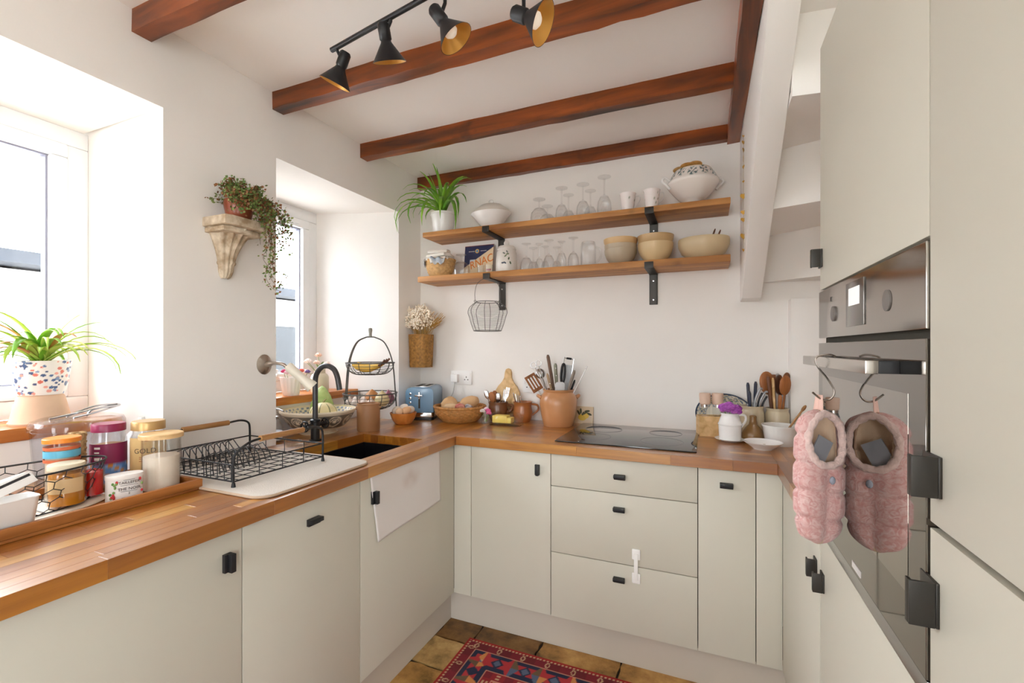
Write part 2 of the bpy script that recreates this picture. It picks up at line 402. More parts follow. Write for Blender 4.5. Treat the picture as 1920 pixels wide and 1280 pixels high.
# outside: a low outbuilding across the yard
M_siding = mat('white siding', '#ecedee', .7); M_slate = mat('slate', '#3a3e45', .7, vary=.2, vscale=6); M_ground = mat('yard gravel', '#d9d5cd', .95, vary=.12, vscale=12)
struct(MB().box(-30, 30, -30, 30, -.3, -.2).obj('ground_outside', M_ground, smooth=False))
ob = thing('outbuilding', 'pale boarded outbuilding with a grey roof edge outside the windows', 'building', (-5.2, 0, -.2))
MB().box(-2.5, -.03, -4, 9, 0, 2.18).obj('wall', M_siding, ob, smooth=False)
for k in range(15):
    MB().hexa([(-.03, -4, .1+k*.136), (.018, -4, .1+k*.136), (.018, 2.2, .1+k*.136), (-.03, 2.2, .1+k*.136),
               (-.03, -4, .232+k*.136), (0, -4, .232+k*.136), (0, 2.2, .232+k*.136), (-.03, 2.2, .232+k*.136)]).obj('siding_board', M_siding, ob, smooth=False)
rf = MB(); rf.add([(.25, -4.2, 2.2), (.25, 9.2, 2.2), (.25, 9.2, 2.3), (.25, -4.2, 2.3), (-2.5, -4.2, 2.2), (-2.5, 9.2, 2.2), (-2.5, 9.2, 2.55), (-2.5, -4.2, 2.55)],
       [(0, 1, 2, 3), (4, 7, 6, 5), (3, 2, 6, 7), (0, 4, 5, 1), (0, 3, 7, 4), (1, 5, 6, 2)])
rf.obj('roof', M_slate, ob, smooth=False)
M_grey = mat('dull window glass', '#20262b', .25, vary=.3, vscale=3)
for y0, y1 in ((.9, 1.45), (3.6, 4.75), (5.1, 6.2)):
    f = MB().box(-.02, .05, y0-.09, y1+.09, .78, .86).box(-.02, .05, y0-.09, y1+.09, 1.82, 1.9).box(-.02, .05, y0-.09, y0, .86, 1.82).box(-.02, .05, y1, y1+.09, .86, 1.82).obj('window', M_siding, ob, smooth=False)
    MB().box(-.02, .02, y0, y1, .86, 1.82).obj('pane', M_grey, f, smooth=False)
# ceiling beams
def beam(x0, x1, y0, y1, z0, z1, label, along='x'):
    n = 26; m = MB(); L_ = (x1-x0) if along == 'x' else (y1-y0); rows = []
    prof = [(0, 0), (1, 0), (1, 1), (0, 1)]; hw = ((y1-y0) if along == 'x' else (x1-x0))/2; hz = z1-z0
    vs = []; fs = []
    for i in range(n+1):
        t = i/n*L_-L_/2
        for a, b_ in ((-1, 0), (1, 0), (1, 1), (-1, 1)):
            j = lambda s: random.uniform(-s, s)
            vs.append((t, a*hw+j(.0018), (b_*hz if b_ else j(.002))))
    for i in range(n):
        A, B = i*4, i*4+4
        for k in range(4): fs.append((A+k, A+(k+1) % 4, B+(k+1) % 4, B+k))
    fs += [(0, 1, 2, 3), (n*4+3, n*4+2, n*4+1, n*4)]
    o = m.add(vs, fs).obj('ceiling_beam', M_beam, None, smooth=True, ang=30)
    o.location = ((x0+x1)/2, (y0+y1)/2, z0)
    if along == 'y': o.rotation_euler.z = PI/2
    return tag(o, label, 'beam', 'stained ceiling beams')
for y, lb in ((.882, 'dark stained ceiling beam nearest the camera, above the large window'), (1.4036, 'dark stained ceiling beam just behind the black spotlight bar'),
              (1.9461, 'dark stained ceiling beam midway between spotlights and back wall'), (2.478, 'dark stained ceiling beam against the back wall above the top shelf')):
    beam(XL, .103, y, y+.0556 if y < 2.4 else YB, ZBM, ZC+.004, lb)
beam(.103, .158, .3, YB, ZBM-.012, ZC+.004, 'dark stained trimmer beam running beside the white stair string', 'y')
# staircase: closed string + winder steps seen from below
st = thing('staircase', 'white painted winder staircase rising over the oven units', 'staircase', (0, 0, 0))
low = [(2.512, 1.557), (2.40, 1.565), (2.22, 1.69), (1.98, 1.87), (1.70, 2.06), (1.43, 2.285), (1.1, 2.56), (.85, 2.75)]
MB().prism(low+[(.85, 2.89), (2.512, 2.89)], .1595, .241, 'x').obj('string', M_white, st, bevel=.004, ang=20)
S3 = [(1.646, (.242, 2.505), (.866, 2.1)), (1.865, (.242, 2.01), (.866, 1.82)), (2.088, (.242, 1.597), (.866, 1.68)), (2.335, (.242, 1.2), (.866, 1.45)), (2.55, (.242, .9), (.866, 1.2))]
prev = ((.242, 2.512), (.866, 2.512))
for k, (z, a, b) in enumerate(S3):
    # tread underside from prev line to this line at z
    MB().hexa([(a[0], a[1]-.004, z), (b[0], b[1]-.004, z), (prev[1][0], prev[1][1], z), (prev[0][0], prev[0][1], z)]+[(a[0], a[1]-.004, z+.025), (b[0], b[1]-.004, z+.025), (prev[1][0], prev[1][1], z+.025), (prev[0][0], prev[0][1], z+.025)]).obj('tread', M_white, st, smooth=False)
    zn = S3[k+1][0] if k < 4 else 2.89
    MB().hexa([(a[0], a[1], z+.025), (b[0], b[1], z+.025), (b[0], b[1]+.02, z+.025), (a[0], a[1]+.02, z+.025), (a[0], a[1], zn), (b[0], b[1], zn), (b[0], b[1]+.02, zn), (a[0], a[1]+.02, zn)]).obj('riser', M_white, st, smooth=False)
    prev = (a, b)
# ================================================================ WORKTOPS (staves)
STV = {}
def staves(parent, x0, x1, y0, y1, along, wd=.0416, z1=WT, th=.04, start=0.0):
    a0, a1, c0, c1 = (x0, x1, y0, y1) if along == 'x' else (y0, y1, x0, x1)
    nrow = max(1, round((c1-c0)/wd)); rw = (c1-c0)/nrow
    for r in range(nrow):
        p = a0; first = True
        while p < a1-1e-4:
            ln = random.choice((.22, .3, .38, .46))
            if first: ln *= random.uniform(.3, 1); first = False
            e = p+ln
            if a1-e < .08: e = a1
            L_ = round(e-p, 4); key = (L_, round(rw, 4), th)
            if key not in STV:
                m = MB().box(-L_/2+.00012, L_/2-.00012, -rw/2+.00012, rw/2-.00012, -th, 0)
                o = m.obj('stave', M_stave, parent, bevel=.0004, smooth=False, seg=1); STV[key] = o
            else:
                o = bpy.data.objects.new('stave', STV[key].data); COL.objects.link(o); o.parent = parent
            cc = c0+(r+.5)*rw; mid = (p+e)/2
            o.location = (mid, cc, z1) if along == 'x' else (cc, mid, z1)
            if along == 'y': o.rotation_euler.z = PI/2
            p = e
SX0, SX1, SY0, SY1 = -1.540, -1.197, 1.29, 1.775      # sink cut-out
wk = thing('worktop', 'oiled butcher block worktop along the window wall with the sink cut-out', 'worktop')
staves(wk, SX1, XLW, -.5, YB-.002, 'y')
staves(wk, SX0, SX1, -.5, SY0, 'y'); staves(wk, SX0, SX1, SY1, YB-.002, 'y')
staves(wk, XL+.001, SX0, -.5, YB-.002, 'y')
staves(wk, XS-.008, XL+.0005, W1[0]+.05, W1[1]-.002, 'y'); staves(wk, XS-.008, XL+.0005, W2[0]+.04, W2[1]-.082, 'y')
wk = thing('worktop', 'oiled butcher block worktop along the back wall holding the black hob', 'worktop')
HX0, HX1, HY0, HY1 = -.622, -.030, 1.962, 2.478
staves(wk, XLW+.0005, XRW-.0005, YW, YB-.002, 'x')
wk = thing('worktop', 'short butcher block worktop in the corner beside the tall oven unit', 'worktop')
staves(wk, XRW, .364, 1.332, YB-.002, 'y'); staves(wk, .3645, XR-.002, 1.332, 2.447, 'y')
# hob
hb = thing('hob', 'black glass induction hob set in the back worktop', 'hob', ((HX0+HX1)/2, (HY0+HY1)/2, WT))
M_hob = mat('black hob glass', '#0b0b0d', .06, coat=.5)
MB().box(-.296, .296, -.258, .258, .0003, .006).obj('glass_top', M_hob, hb, bevel=.002)
M_mark = mat('hob print', '#8d8d90', .4)
for x, y, r in ((-.15, .11, .09), (-.15, -.1, .075), (.15, .11, .075), (.15, -.1, .09)):
    MB().tube(ring(r, .0062, 40, c=(x, y)), .0006, 4, closed=True).obj('cooking_zone_ring', M_mark, hb)
MB().lathe([(0, .006), (.003, .006), (.003, .0068), (0, .0068)], 10, (-.19, -.245, 0)).obj('indicator', mat('indicator', '#ffffff', .4), hb)
# sink
sk = thing('kitchen_sink', 'black undermount sink in front of the narrow window', 'sink', ((SX0+SX1)/2, (SY0+SY1)/2, WT))
a, b = (SX1-SX0)/2-.0006, (SY1-SY0)/2-.0006
M_sink = mat('black granite', '#15151a', .35, vary=.2, vscale=300)
m = MB()
for x0, x1, y0, y1 in ((-a-.02, -a+.006, -b-.02, b+.02), (a-.006, a+.02, -b-.02, b+.02), (-a+.006, a-.006, -b-.02, -b+.006), (-a+.006, a-.006, b-.006, b+.02)): m.box(x0, x1, y0, y1, -.24, -.0405)
m.box(-a-.02, a+.02, -b-.02, b+.02, -.25, -.24); m.obj('bowl', M_sink, sk, smooth=False)
MB().lathe([(0, -.24), (.045, -.24), (.045, -.236), (.03, -.233), (0, -.236)], 24, (0, .05, 0)).obj('drain', M_steel, sk)
# ================================================================ CABINETS
def handle(parent, x, y, z, face, orient, L_=.046, Wd=.021, D_=.024, big=False):
    """C-profile pull; face = outward direction of the front"""
    m = MB(); t = .004
    if big: m.box(-Wd/2, Wd/2, 0, t, -L_/2, L_/2).box(-Wd/2, -Wd/2+t, t, D_, -L_/2, L_/2).box(-Wd/2+t, -Wd/2+.013, D_-t, D_, -L_/2, L_/2)
    else: m.box(-Wd/2, Wd/2, 0, D_*.45, -L_/2, L_/2).box(-Wd/2, Wd/2-.008, D_*.45, D_, -L_/2, L_/2)
    o = m.obj('handle', M_blk if not big else M_steelblk, parent, bevel=.0012)
    R = Matrix.Rotation(PI/2, 4, 'Y') if orient == 'h' else Matrix.Identity(4)
    rz = {'+x': -PI/2, '-y': PI, '-x': PI/2}[face]
    o.matrix_local = Matrix.Translation((x, y, z)) @ Matrix.Rotation(rz, 4, 'Z') @ R
    return o
ZD0, ZD1, G = .152, .866, .0015
def front(parent, name, face, a0, a1, z0, z1, plane, th=.019):
    m = MB()
    if face == '+x': m.box(plane-th, plane, a0+G, a1-G, z0+G, z1-G)
    elif face == '-x': m.box(plane, plane+th, a0+G, a1-G, z0+G, z1-G)
    else: m.box(a0+G, a1-G, plane, plane+th, z0+G, z1-G)
    return m.obj(name, M_cab, parent, bevel=.001)
def carc(parent, face, a0, a1, z0, z1, plane, th=.0195, deep=.5):
    m = MB()
    if face == '+x': m.box(plane-deep, plane-th, a0+.0005, a1-.0005, z0, z1)
    elif face == '-x': m.box(plane+th, plane+deep, a0+.0005, a1-.0005, z0, z1)
    else: m.box(a0+.0005, a1-.0005, plane+th, plane+deep, z0, z1)
    return m.obj('carcass', M_gap, parent, smooth=False)
Y1_, Y2_ = .8235, 1.267
CB = 'base units under the worktops'
c1 = thing('base_cabinet', 'sage cream base cabinet nearest the camera under the tray, upright black pull', 'cabinet', group=CB)
carc(c1, '+x', .2, Y1_, ZD0, ZD1, XLD); d = front(c1, 'door', '+x', .22, Y1_, ZD0, ZD1, XLD)
p = at(424, 1054, X=XLD); handle(d, XLD, p.y, p.z, '+x', 'v')
c0 = thing('base_cabinet', 'plain sage cream base cabinet end at the lower left photo corner', 'cabinet', group=CB)
carc(c0, '+x', -.45, .198, ZD0, ZD1, XLD); front(c0, 'door', '+x', -.45, .22, ZD0, ZD1, XLD)
c2 = thing('dishwasher_unit', 'sage cream integrated appliance front with level black pull below the dish rack', 'cabinet', group=CB)
carc(c2, '+x', Y1_, 1.2665, ZD0, ZD1, XLD); d = front(c2, 'door', '+x', Y1_, Y2_, ZD0, ZD1, XLD)
p = at(586, 976, X=XLD); handle(d, XLD, p.y, p.z, '+x', 'h')
c3 = thing('sink_cabinet', 'sage cream sink cabinet with the tea towel hanging in front', 'cabinet', group=CB)
MB().box(XLD-.02, XLD-.0195, Y2_, YD+.05, ZD0, ZD1).obj('carcass', M_gap, c3, smooth=False)
d = front(c3, 'door', '+x', Y2_, YD, ZD0, ZD1, XLD)
p = at(699, 932, X=XLD); handle(d, XLD, p.y, p.z, '+x', 'v')
XA, XB, XC, XD = -1.0215, -.6255, -.0255, .175
c4 = thing('base_cabinet', 'sage cream corner base cabinet left of the drawers, upright black pull', 'cabinet', group=CB)
carc(c4, '-y', XLD+.03, XB, ZD0, ZD1, YD); MB().box(XLD+.0005, XA-G, YD, YD+.019, ZD0+G, ZD1-G).obj('filler_panel', M_cab, c4, bevel=.001)
d = front(c4, 'door', '-y', XA, XB, ZD0, ZD1, YD); p = at(1008, 880, Y=YD); handle(d, p.x, YD, p.z, '-y', 'v')
c5 = thing('drawer_unit', 'sage cream three-drawer unit below the hob', 'cabinet', group=CB)
carc(c5, '-y', XB, XC, ZD0, ZD1, YD)
for (z0, z1), (hx_, hy_) in zip(((.7255, ZD1), (.436, .7255), (ZD0, .436)), ((1162, 894), (1161, 955), (1161, 1086))):
    d = front(c5, 'drawer', '-y', XB, XC, z0, z1, YD); p = at(hx_, hy_, Y=YD); handle(d, p.x, YD, p.z, '-y', 'h')
c6 = thing('base_cabinet', 'slim sage cream pull-out cabinet right of the drawers', 'cabinet', group=CB)
carc(c6, '-y', XC, XRD-.005, ZD0, ZD1, YD); d = front(c6, 'pull_out_front', '-y', XC, XD, ZD0, ZD1, YD)
p = at(1362, 910, Y=YD); handle(d, p.x, YD, p.z, '-y', 'h')
MB().box(XD+G, XRD-.0005, YD, YD+.019, ZD0+G, ZD1-G).obj('filler_panel', M_cab, c6, bevel=.001)
Yo1, Yo2 = 1.3306, .7364
c7 = thing('base_cabinet', 'sage cream base cabinet in the right corner beside the tall units', 'cabinet', group=CB)
carc(c7, '-x', Yo1+.002, YD+.019, ZD0, ZD1, XRD); d = front(c7, 'door', '-x', Yo1+.002, YD, ZD0-.0, ZD1, XRD)
p = at(1518, 1038, X=XRD); handle(d, XRD, Yo1+.045, p.z, '-x', 'v', L_=.045, Wd=.03, big=True)
# tall oven housing
ZO0, ZO1, ZT = .8805, 1.4689, 2.068
t1 = thing('oven_housing', 'tall sage cream cabinet housing the built-in oven', 'cabinet', group='tall units on the right')
m = MB().box(XRD+.02, XR-.004, Yo1-.018, Yo1-.0005, .1, ZT).box(XRD+.02, XR-.004, Yo2+.0005, Yo2+.018, .1, ZT).box(XRD+.02, XR-.004, Yo2+.018, Yo1-.018, ZT-.02, ZT).box(XRD+.02, XR-.004, Yo2+.018, Yo1-.018, ZO1, ZO1+.018).box(XRD+.02, XR-.004, Yo2+.018, Yo1-.018, ZO0-.018, ZO0-.0005)
m.obj('carcass', M_cab, t1, smooth=False)
d = front(t1, 'door', '-x', Yo2, Yo1, ZO1+.002, ZT, XRD)
handle(d, XRD, Yo1-.012, at(1541, 484, X=XRD).z, '-x', 'v', L_=.044, Wd=.03, big=True)
d = front(t1, 'drawer', '-x', Yo2, Yo1, ZD0, ZO0-.002, XRD)
handle(d, XRD, Yo1-.03, at(1538, 1080, X=XRD).z, '-x', 'v', L_=.045, Wd=.03, big=True)
t2 = thing('tall_cabinet', 'tall sage cream fridge cabinet at the right photo edge', 'cabinet', group='tall units on the right')
MB().box(XRD+.02, XR-.004, .13, Yo2-.0005, .1, ZT).obj('carcass', M_gap, t2, smooth=False)
d = front(t2, 'door', '-x', .13, Yo2, 1.111, ZT, XRD); pz = at(1760, 893, X=XRD)
handle(d, XRD, pz.y+.012, pz.z, '-x', 'v', L_=.05, Wd=.045, D_=.03, big=True)
d = front(t2, 'door', '-x', .13, Yo2, ZD0, 1.106, XRD); pz = at(1755, 1130, X=XRD)
handle(d, XRD, pz.y+.012, pz.z, '-x', 'v', L_=.055, Wd=.045, D_=.03, big=True)
# plinths
struct(MB().box(-1.19, -1.155, -.45, 1.99, 0, ZD0-.003).obj('baseboard_left', M_plinth, smooth=False))
struct(MB().box(-1.155, .30, 1.957, 1.99, 0, ZD0-.003).obj('baseboard_back', M_plinth, smooth=False))
struct(MB().box(.30, .33, .1, 1.957, 0, ZD0-.003).obj('baseboard_right', M_plinth, smooth=False))
# child latch
cl = thing('child_safety_latch', 'white plastic child safety latch stuck across the lower two drawers', 'latch', (at(1193, 1041, Y=YD).x, YD, .436))
for z, pn in ((.052, 'pad'), (-.045, 'pad')): MB().box(-.017, .017, -.008, 0, z-.022, z+.022).obj(pn, mat('white plastic', '#f6f5f3', .35), cl, bevel=.005)
MB().box(-.008, .008, -.0125, -.0085, -.05, .055).obj('strap', MATS['white plastic'], cl, bevel=.0015)
# ================================================================ OVEN
M_mirror = mat('oven panel steel', '#ada7a1', .14, metal=1)
M_oglass = mat('oven door glass', '#8b8580', .04, metal=1)
M_oglassd = mat('oven window glass', '#a8a29c', .02, metal=1)
ov = thing('built_in_oven', 'built-in single oven with mirror glass door in the tall unit', 'oven', (XRD, (Yo1+Yo2)/2, ZO0))
H = ZO1-ZO0; hw = (Yo1-Yo2)/2-.002
MB().box(.02, .5, -hw+.017, hw-.017, .001, H-.001).obj('body', mat('oven body', '#1c1b1b', .6), ov, smooth=False)
zp = at(1542, 633.7, X=XRD).z-ZO0; zq = zp-.012
MB().box(-.003, .0195, -hw, hw, zp, H-.002).obj('control_panel', M_mirror, ov, bevel=.002)
MB().box(.012, .0195, -hw, hw, zq, zp).obj('vent_slot', M_gap, ov, smooth=False)
dr = MB().box(-.003, .0195, -hw, hw, .028, zq).obj('door', M_oglass, ov, bevel=.0004, seg=1)
MB().box(-.0034, -.003, -hw+.055, hw-.04, .11, zq-.075).obj('window', M_oglassd, dr, smooth=False)
MB().box(-.002, .0195, -hw, hw, 0, .026).obj('bottom_trim', M_steel, ov, bevel=.002)
for px, py in ((1566, 588), (1668.5, 563)):
    q = at(px, py, X=XRD); k = MB().lathe([(0, 0), (.0165, 0), (.0165, .002), (.015, .0026), (0, .0026)], 28).xf(Matrix.Rotation(-PI/2, 4, 'Y')).obj('control_knob', mat('knob grey', '#7d7874', .45, metal=.3), ov, loc=(-.003, q.y-ov.location.y, q.z-ZO0))
q0, q1 = at(1592, 571, X=XRD), at(1626, 571, X=XRD); qc = (q0.y+q1.y)/2-ov.location.y; qw = (q0.y-q1.y)/2; qz = q0.z-ZO0
ds = MB().box(-.0055, -.003, qc-qw, qc+qw, qz-.044, qz+.04).obj('display', mat('display bezel', '#75706c', .15, metal=.6), ov, bevel=.001)
MB().box(-.0065, -.0056, qc-qw*.6, qc+qw*.6, qz-.005, qz+.028).obj('screen', mat('display screen', '#c9c5c2', .3, emit=('#ffffff', .12)), ds, smooth=False)
q = at(1561, 564, X=XRD); MB().box(-.0036, -.003, q.y-ov.location.y-.004, q.y-ov.location.y+.004, q.z-ZO0-.001, q.z-ZO0).box(-.0036, -.003, q.y-ov.location.y+.003, q.y-ov.location.y+.004, q.z-ZO0, q.z-ZO0+.008).box(-.0036, -.003, q.y-ov.location.y-.004, q.y-ov.location.y+.004, q.z-ZO0+.008, q.z-ZO0+.009).obj('printed_symbol', mat('oven print', '#55504d', .5), ov, smooth=False)
q = at(1610, 1067, X=XRD); MB().box(-.0042, -.003, q.y-ov.location.y-.025, q.y-ov.location.y+.025, q.z-ZO0-.006, q.z-ZO0+.006).obj('badge', mat('oven badge', '#d8d4d0', .5), ov, smooth=False)
zh = 1.302-ZO0
hd = MB().box(-.044, -.0275, .822-1.0335, 1.285-1.0335, zh-.010, zh+.010)
hd.obj('door_handle', mat('handle steel', '#cfcac4', .2, metal=1), ov, bevel=.0015)
for y in (.828, 1.27): MB().box(-.0275, -.003, y-1.0335-.006, y-1.0335+.006, zh-.0095, zh+.0095).obj('handle_bracket', M_blk, ov, bevel=.001)
# ================================================================ LEFT SIDE: sill plant, tray and jars
def leaf_mesh(L_, droop, wd, az, lean, kink=0, n=9):
    """one strap leaf from the origin: leaves at angle lean from upright, then droops"""
    pts = []; x = z = 0; a = lean; st_ = L_/n
    for i in range(n+1):
        pts.append((x, z, a)); a += droop/n*(.4+1.2*i/n); x += math.sin(a)*st_; z += math.cos(a)*st_
    vs, fs = [], []
    for i, (x, z, a) in enumerate(pts):
        t = i/n; w_ = wd*(.55+.9*t if t < .4 else .91*(1-((t-.4)/.6)**1.6))+.0004
        for s_, dz in ((-1, .22), (0, 0), (1, .22)):
            px_ = x-math.cos(a)*0; q = (x-dz*w_*math.cos(a)*-1*0, s_*w_, z+dz*w_)
            vs.append((q[0]*math.cos(az)-q[1]*math.sin(az), q[0]*math.sin(az)+q[1]*math.cos(az), q[2]))
    for i in range(n):
        for k in range(2): A = i*3+k; fs.append((A, A+1, A+4, A+3))
    return MB().add(vs, fs)
def spider(parent, z, specs, m):
    for L_, droop, wd, az, lean in specs:
        o = leaf_mesh(L_, droop, wd, az, lean).obj('leaf', random.choice(m), parent, loc=(random.uniform(-.012, .012), random.uniform(-.012, .012), z), ang=80)
        o.modifiers.new('thick', 'SOLIDIFY').thickness = .0012
s = Spot(68, 795, ZS); s.p.x = -2.03; s.p.y = .785
up = tag(MB().lathe(shell([(.076, 0), (.078, .006), (.074, .012), (.066, .05), (.057, .088), (.053, .094)], .007)[::1], 40).obj('upturned_terracotta_pot', M_terra, None, loc=s.p), 'upturned pale terracotta pot on the near sill under the floral planter', 'pot')
zt = ZS+.0945
pp = thing('potted_spider_plant', 'spider plant with browning tips in a floral print pot by the large window', 'plant', (s.p.x, s.p.y, zt))
# denser rows for the printed pattern
pr_ = [(.057+.019*(k/46)**.7, .112*k/46) for k in range(47)]
pot = MB().lathe(shell(pr_, .005), 200).obj('pot', painted('printed pot', .3, .3), pp)
rnd = random.Random(3); spots = [(rnd.uniform(0, 2*PI), rnd.uniform(.004, .11), rnd.uniform(.004, .009), rnd.choice(['#3f5a86', '#56729c', '#d9705c', '#e8a090', '#38507a', '#7d93b4'])) for _ in range(210)]
def potcol(v):
    a = math.atan2(v.y, v.x) % (2*PI); r = math.hypot(v.x, v.y)
    for t, z, s_, c_ in spots:
        da = abs(a-t); da = min(da, 2*PI-da)
        if (da*r)**2+(v.z-z)**2*1.6 < s_*s_*.62: return hx(c_)
    return hx('#efebe4')
paint(pot, potcol)
MB().lathe([(0, .098), (.069, .098), (.069, .1), (0, .104)], 30).obj('soil', M_soil, pp)
sp_ = random.Random(5); specs = []
for i in range(34):
    az = sp_.uniform(0, 2*PI); L_ = sp_.uniform(.15, .27)
    if math.cos(az) < -.2: L_ = min(L_, .15)
    specs.append((L_, sp_.uniform(1.4, 2.5), sp_.uniform(.009, .014), az, sp_.uniform(.1, .75)))
specs += [(.30, 2.0, .012, .9, .75), (.28, 2.3, .011, .6, .8), (.24, 2.6, .016, -.7, .4), (.2, 2.7, .016, -.9, .45), (.2, .7, .012, 1.6, .25), (.19, .8, .011, -1.6, .3), (.24, 2.2, .010, 1.2, .8), (.22, 1.0, .013, -1.2, .6), (.24, 1.5, .013, -1.4, .7), (.22, 1.2, .012, 1.3, .3)]
spider(pp, .102, specs, [M_leaf, M_leafy, M_leafy, M_leafy, M_leafd])
# cake container
s = Spot(135, 893); s.p.x = -1.835; s.p.y = .80
ck = thing('plastic_storage_tub', 'clear plastic lidded tub with metal clips behind the tray', 'container', s.p, .35)
MB().lathe(shell([(.088, 0), (.092, .004), (.098, .08), (.103, .165), (.103, .168)], .003), 48, sx=1, sy=1.12).obj('tub_body', M_plast, ck)
MB().lathe([(.1045, .166), (.108, .168), (.108, .184), (.103, .196), (.085, .203), (0, .206), (0, .203), (.084, .2), (.1, .193), (.104, .183)], 48, sx=1, sy=1.12).obj('tub_lid', M_plast, ck)
for k, dz in ((0, .0), (1, .012)):
    MB().tube(arc([(.0, -.09+k*.05, .207), (.02, -.01+k*.03, .218+dz), (.03, .09, .228+dz*.3), (.045, .09, .226), (.05, 0, .214+dz), (.045, -.06+k*.04, .207)], 6), .003, 6).obj('clip', M_steel, ck)
for sg in (-1, 1): MB().lathe(shell([(.017, 0), (.017, .02)], .003), 16).xf(Matrix.Rotation(PI/2, 4, 'Y')).obj('side_catch', M_plast, ck, loc=(.098, sg*.03-.01, .055))
# wooden tray
ty0, ty1, tx0, tx1 = .10, .892, -1.70, -1.378
tr = thing('wooden_tray', 'long low wooden tray holding the jars left of the dish rack', 'tray', (0, 0, WT))
MB().box(tx0, tx1, ty0, ty1, .0005, .008).obj('tray_base', M_tray, tr, bevel=.001)
for nm, x0, x1, y0, y1 in (('rim', tx1-.012, tx1, ty0, ty1), ('rim', tx0, tx0+.012, ty0, ty1), ('rim', tx0+.012, tx1-.012, ty1-.012, ty1), ('rim', tx0+.012, tx1-.012, ty0, ty0+.012)):
    MB().box(x0, x1, y0, y1, .0083, .031).obj(nm, M_tray, tr, bevel=.0015)
ZT_ = WT+.0085
M_paint = painted('printed label', .45)
def jar_round(name, label, px, py, r, h, lidc, fill, fillc, z=ZT_, lidh=.02, lidr=1.03, group='jars on the tray', neck=None, X=None, Y=None, cat='jar', thick=.0025):
    s = Spot(px, py, z)
    if X is not None: s.p.x = X
    if Y is not None: s.p.y = Y
    t = thing(name, label, cat, s.p, 0, group)
    pf = [(r*.93, 0), (r, .006), (r, h*.86), (r*.9, h*.94), (r*.88, h)] if neck else [(r*.95, 0), (r, .004), (r, h)]
    MB().lathe(shell(pf, thick), 40).obj('glass_body', M_glass, t)
    if fill: MB().lathe([(0, .004), (r*.92, .004), (r-thick-.0012, .01), (r-thick-.0012, fill), (r*.5, fill+.004), (0, fill+.001)], 36).obj('contents', fillc, t)
    if lidc:
        lr = r*lidr*(.93 if neck else 1)
        MB().lathe([(0, h+.0003), (lr, h+.0003), (lr*1.0, h+lidh*.85), (lr*.96, h+lidh), (0, h+lidh)], 40).obj('lid', lidc, t)
    return t
M_flour = mat('flour', '#e9dccb', .95, bump=.4, bscale=40)
# sugar canister with wooden lid
jar_round('storage_jar', 'straight glass jar of pale flour with a flat wooden lid at the tray end', 300, 903, .047, .150, M_lwood, .098, M_flour, lidh=.013, lidr=1.14, X=-1.466, Y=.830)
g = jar_round('storage_jar', 'tall jar with gold lid and cream GOLD label', 265, 893, .044, .165, mat('gold lid', '#c3a06a', .35, metal=.5), .13, mat('tan granules', '#c9b394', .9, bump=.3), lidh=.026, neck=True, X=-1.56, Y=.847)
cylc = lambda r, z0, z1, a0, a1, n=40: MB().grid(lambda u, v: (r*math.cos(a0+(a1-a0)*u), r*math.sin(a0+(a1-a0)*u), z0+(z1-z0)*v), n, 14)
A0 = math.atan2(-.8, 1.5)
cylc(.0448, .02, .145, A0-1.3, A0+1.3).obj('paper_label', mat('kraft label', '#d2b077', .6), g)
text(g, 'GOLD', .02, mat('dark ink', '#4a3a28', .6), (0, 0, .106), (0, 0, 0), wrap=(.0454, A0-.2))
g2 = jar_round('storage_jar', 'jar with maroon lid and purple over blue label behind the white tin', 215, 890, .042, .165, mat('maroon lid', '#8d1f4c', .35), .125, mat('cocoa', '#b78e6e', .9, bump=.3), lidh=.023, neck=True, X=-1.636, Y=.783)
lab = cylc(.0428, .012, .132, A0-1.5, A0+1.5, 70).obj('paper_label', M_paint, g2)
def lcol(v):
    if v.z > .075: return hx('#8a2351')
    k = math.sin(v.z*190+math.atan2(v.y, v.x)*5)
    return hx('#5f95d8') if k > -.1 else (hx('#8fb8ea') if k > -.75 else hx('#d99a3a'))
paint(lab, lcol)
def strokes(parent, r, rows, m):
    for a0, a1, z, w_ in rows: MB().grid(lambda u, v: (r*math.cos(a0+(a1-a0)*u), r*math.sin(a0+(a1-a0)*u), z+w_*v), 8, 2).obj('print_line', m, parent)
M_lw = mat('label white', '#f4efe9', .6)
strokes(g2, .0443, [(A0-.75, A0-.4, .118, .006), (A0-.75, A0-.45, .106, .004), (A0-.75, A0-.5, .098, .004), (A0-.75, A0-.3, .086, .008)], M_lw)
strokes(g, .0462, [(A0-.5, A0+.1, .088, .002), (A0-.5, A0+.1, .083, .002), (A0-.5, A0+.15, .076, .002), (A0-.2, A0+.05, .135, .006)], mat('rust ink', '#a8623a', .6))
# white tin
s = Spot(233, 922, ZT_); s.p.x = -1.448; s.p.y = .728
tn = thing('tea_tin', 'small oval white tea tin with strawberry print and black lettering', 'tin', s.p, math.atan2(-.55, 1.55)+PI/2)
def super_(rx, ry, n=48): return [(rx*math.copysign(abs(math.cos(t))**.8, math.cos(t)), ry*math.copysign(abs(math.sin(t))**.8, math.sin(t))) for t in [2*PI*i/n for i in range(n)]]
MB().prism(super_(.039, .025), 0, .068, 'z').obj('tin_body', mat('white tin', '#ece9e6', .35), tn, ang=30)
MB().prism(super_(.0402, .0262), .06, .0715, 'z').obj('tin_lid', MATS['white tin'], tn, bevel=.001, ang=30)
inkm = mat('grey ink', '#3d3a3a', .6)
for s_, sz, z in (('TAILLEFER', .0098, .052), ('THE NOIR', .0105, .035), ('2', .008, .023)):
    text(tn, s_, sz, inkm, (.007, -.0272 if z > .05 else -.0262, z), (PI/2, 0, 0), depth=.0003)
for z, wd2 in ((.0585, .012), (.0445, .018), (.0285, .017), (.012, .016)): MB().box(.007-wd2, .007+wd2, -.0266, -.0258, z, z+.0007).obj('print_line', inkm, tn, smooth=False)
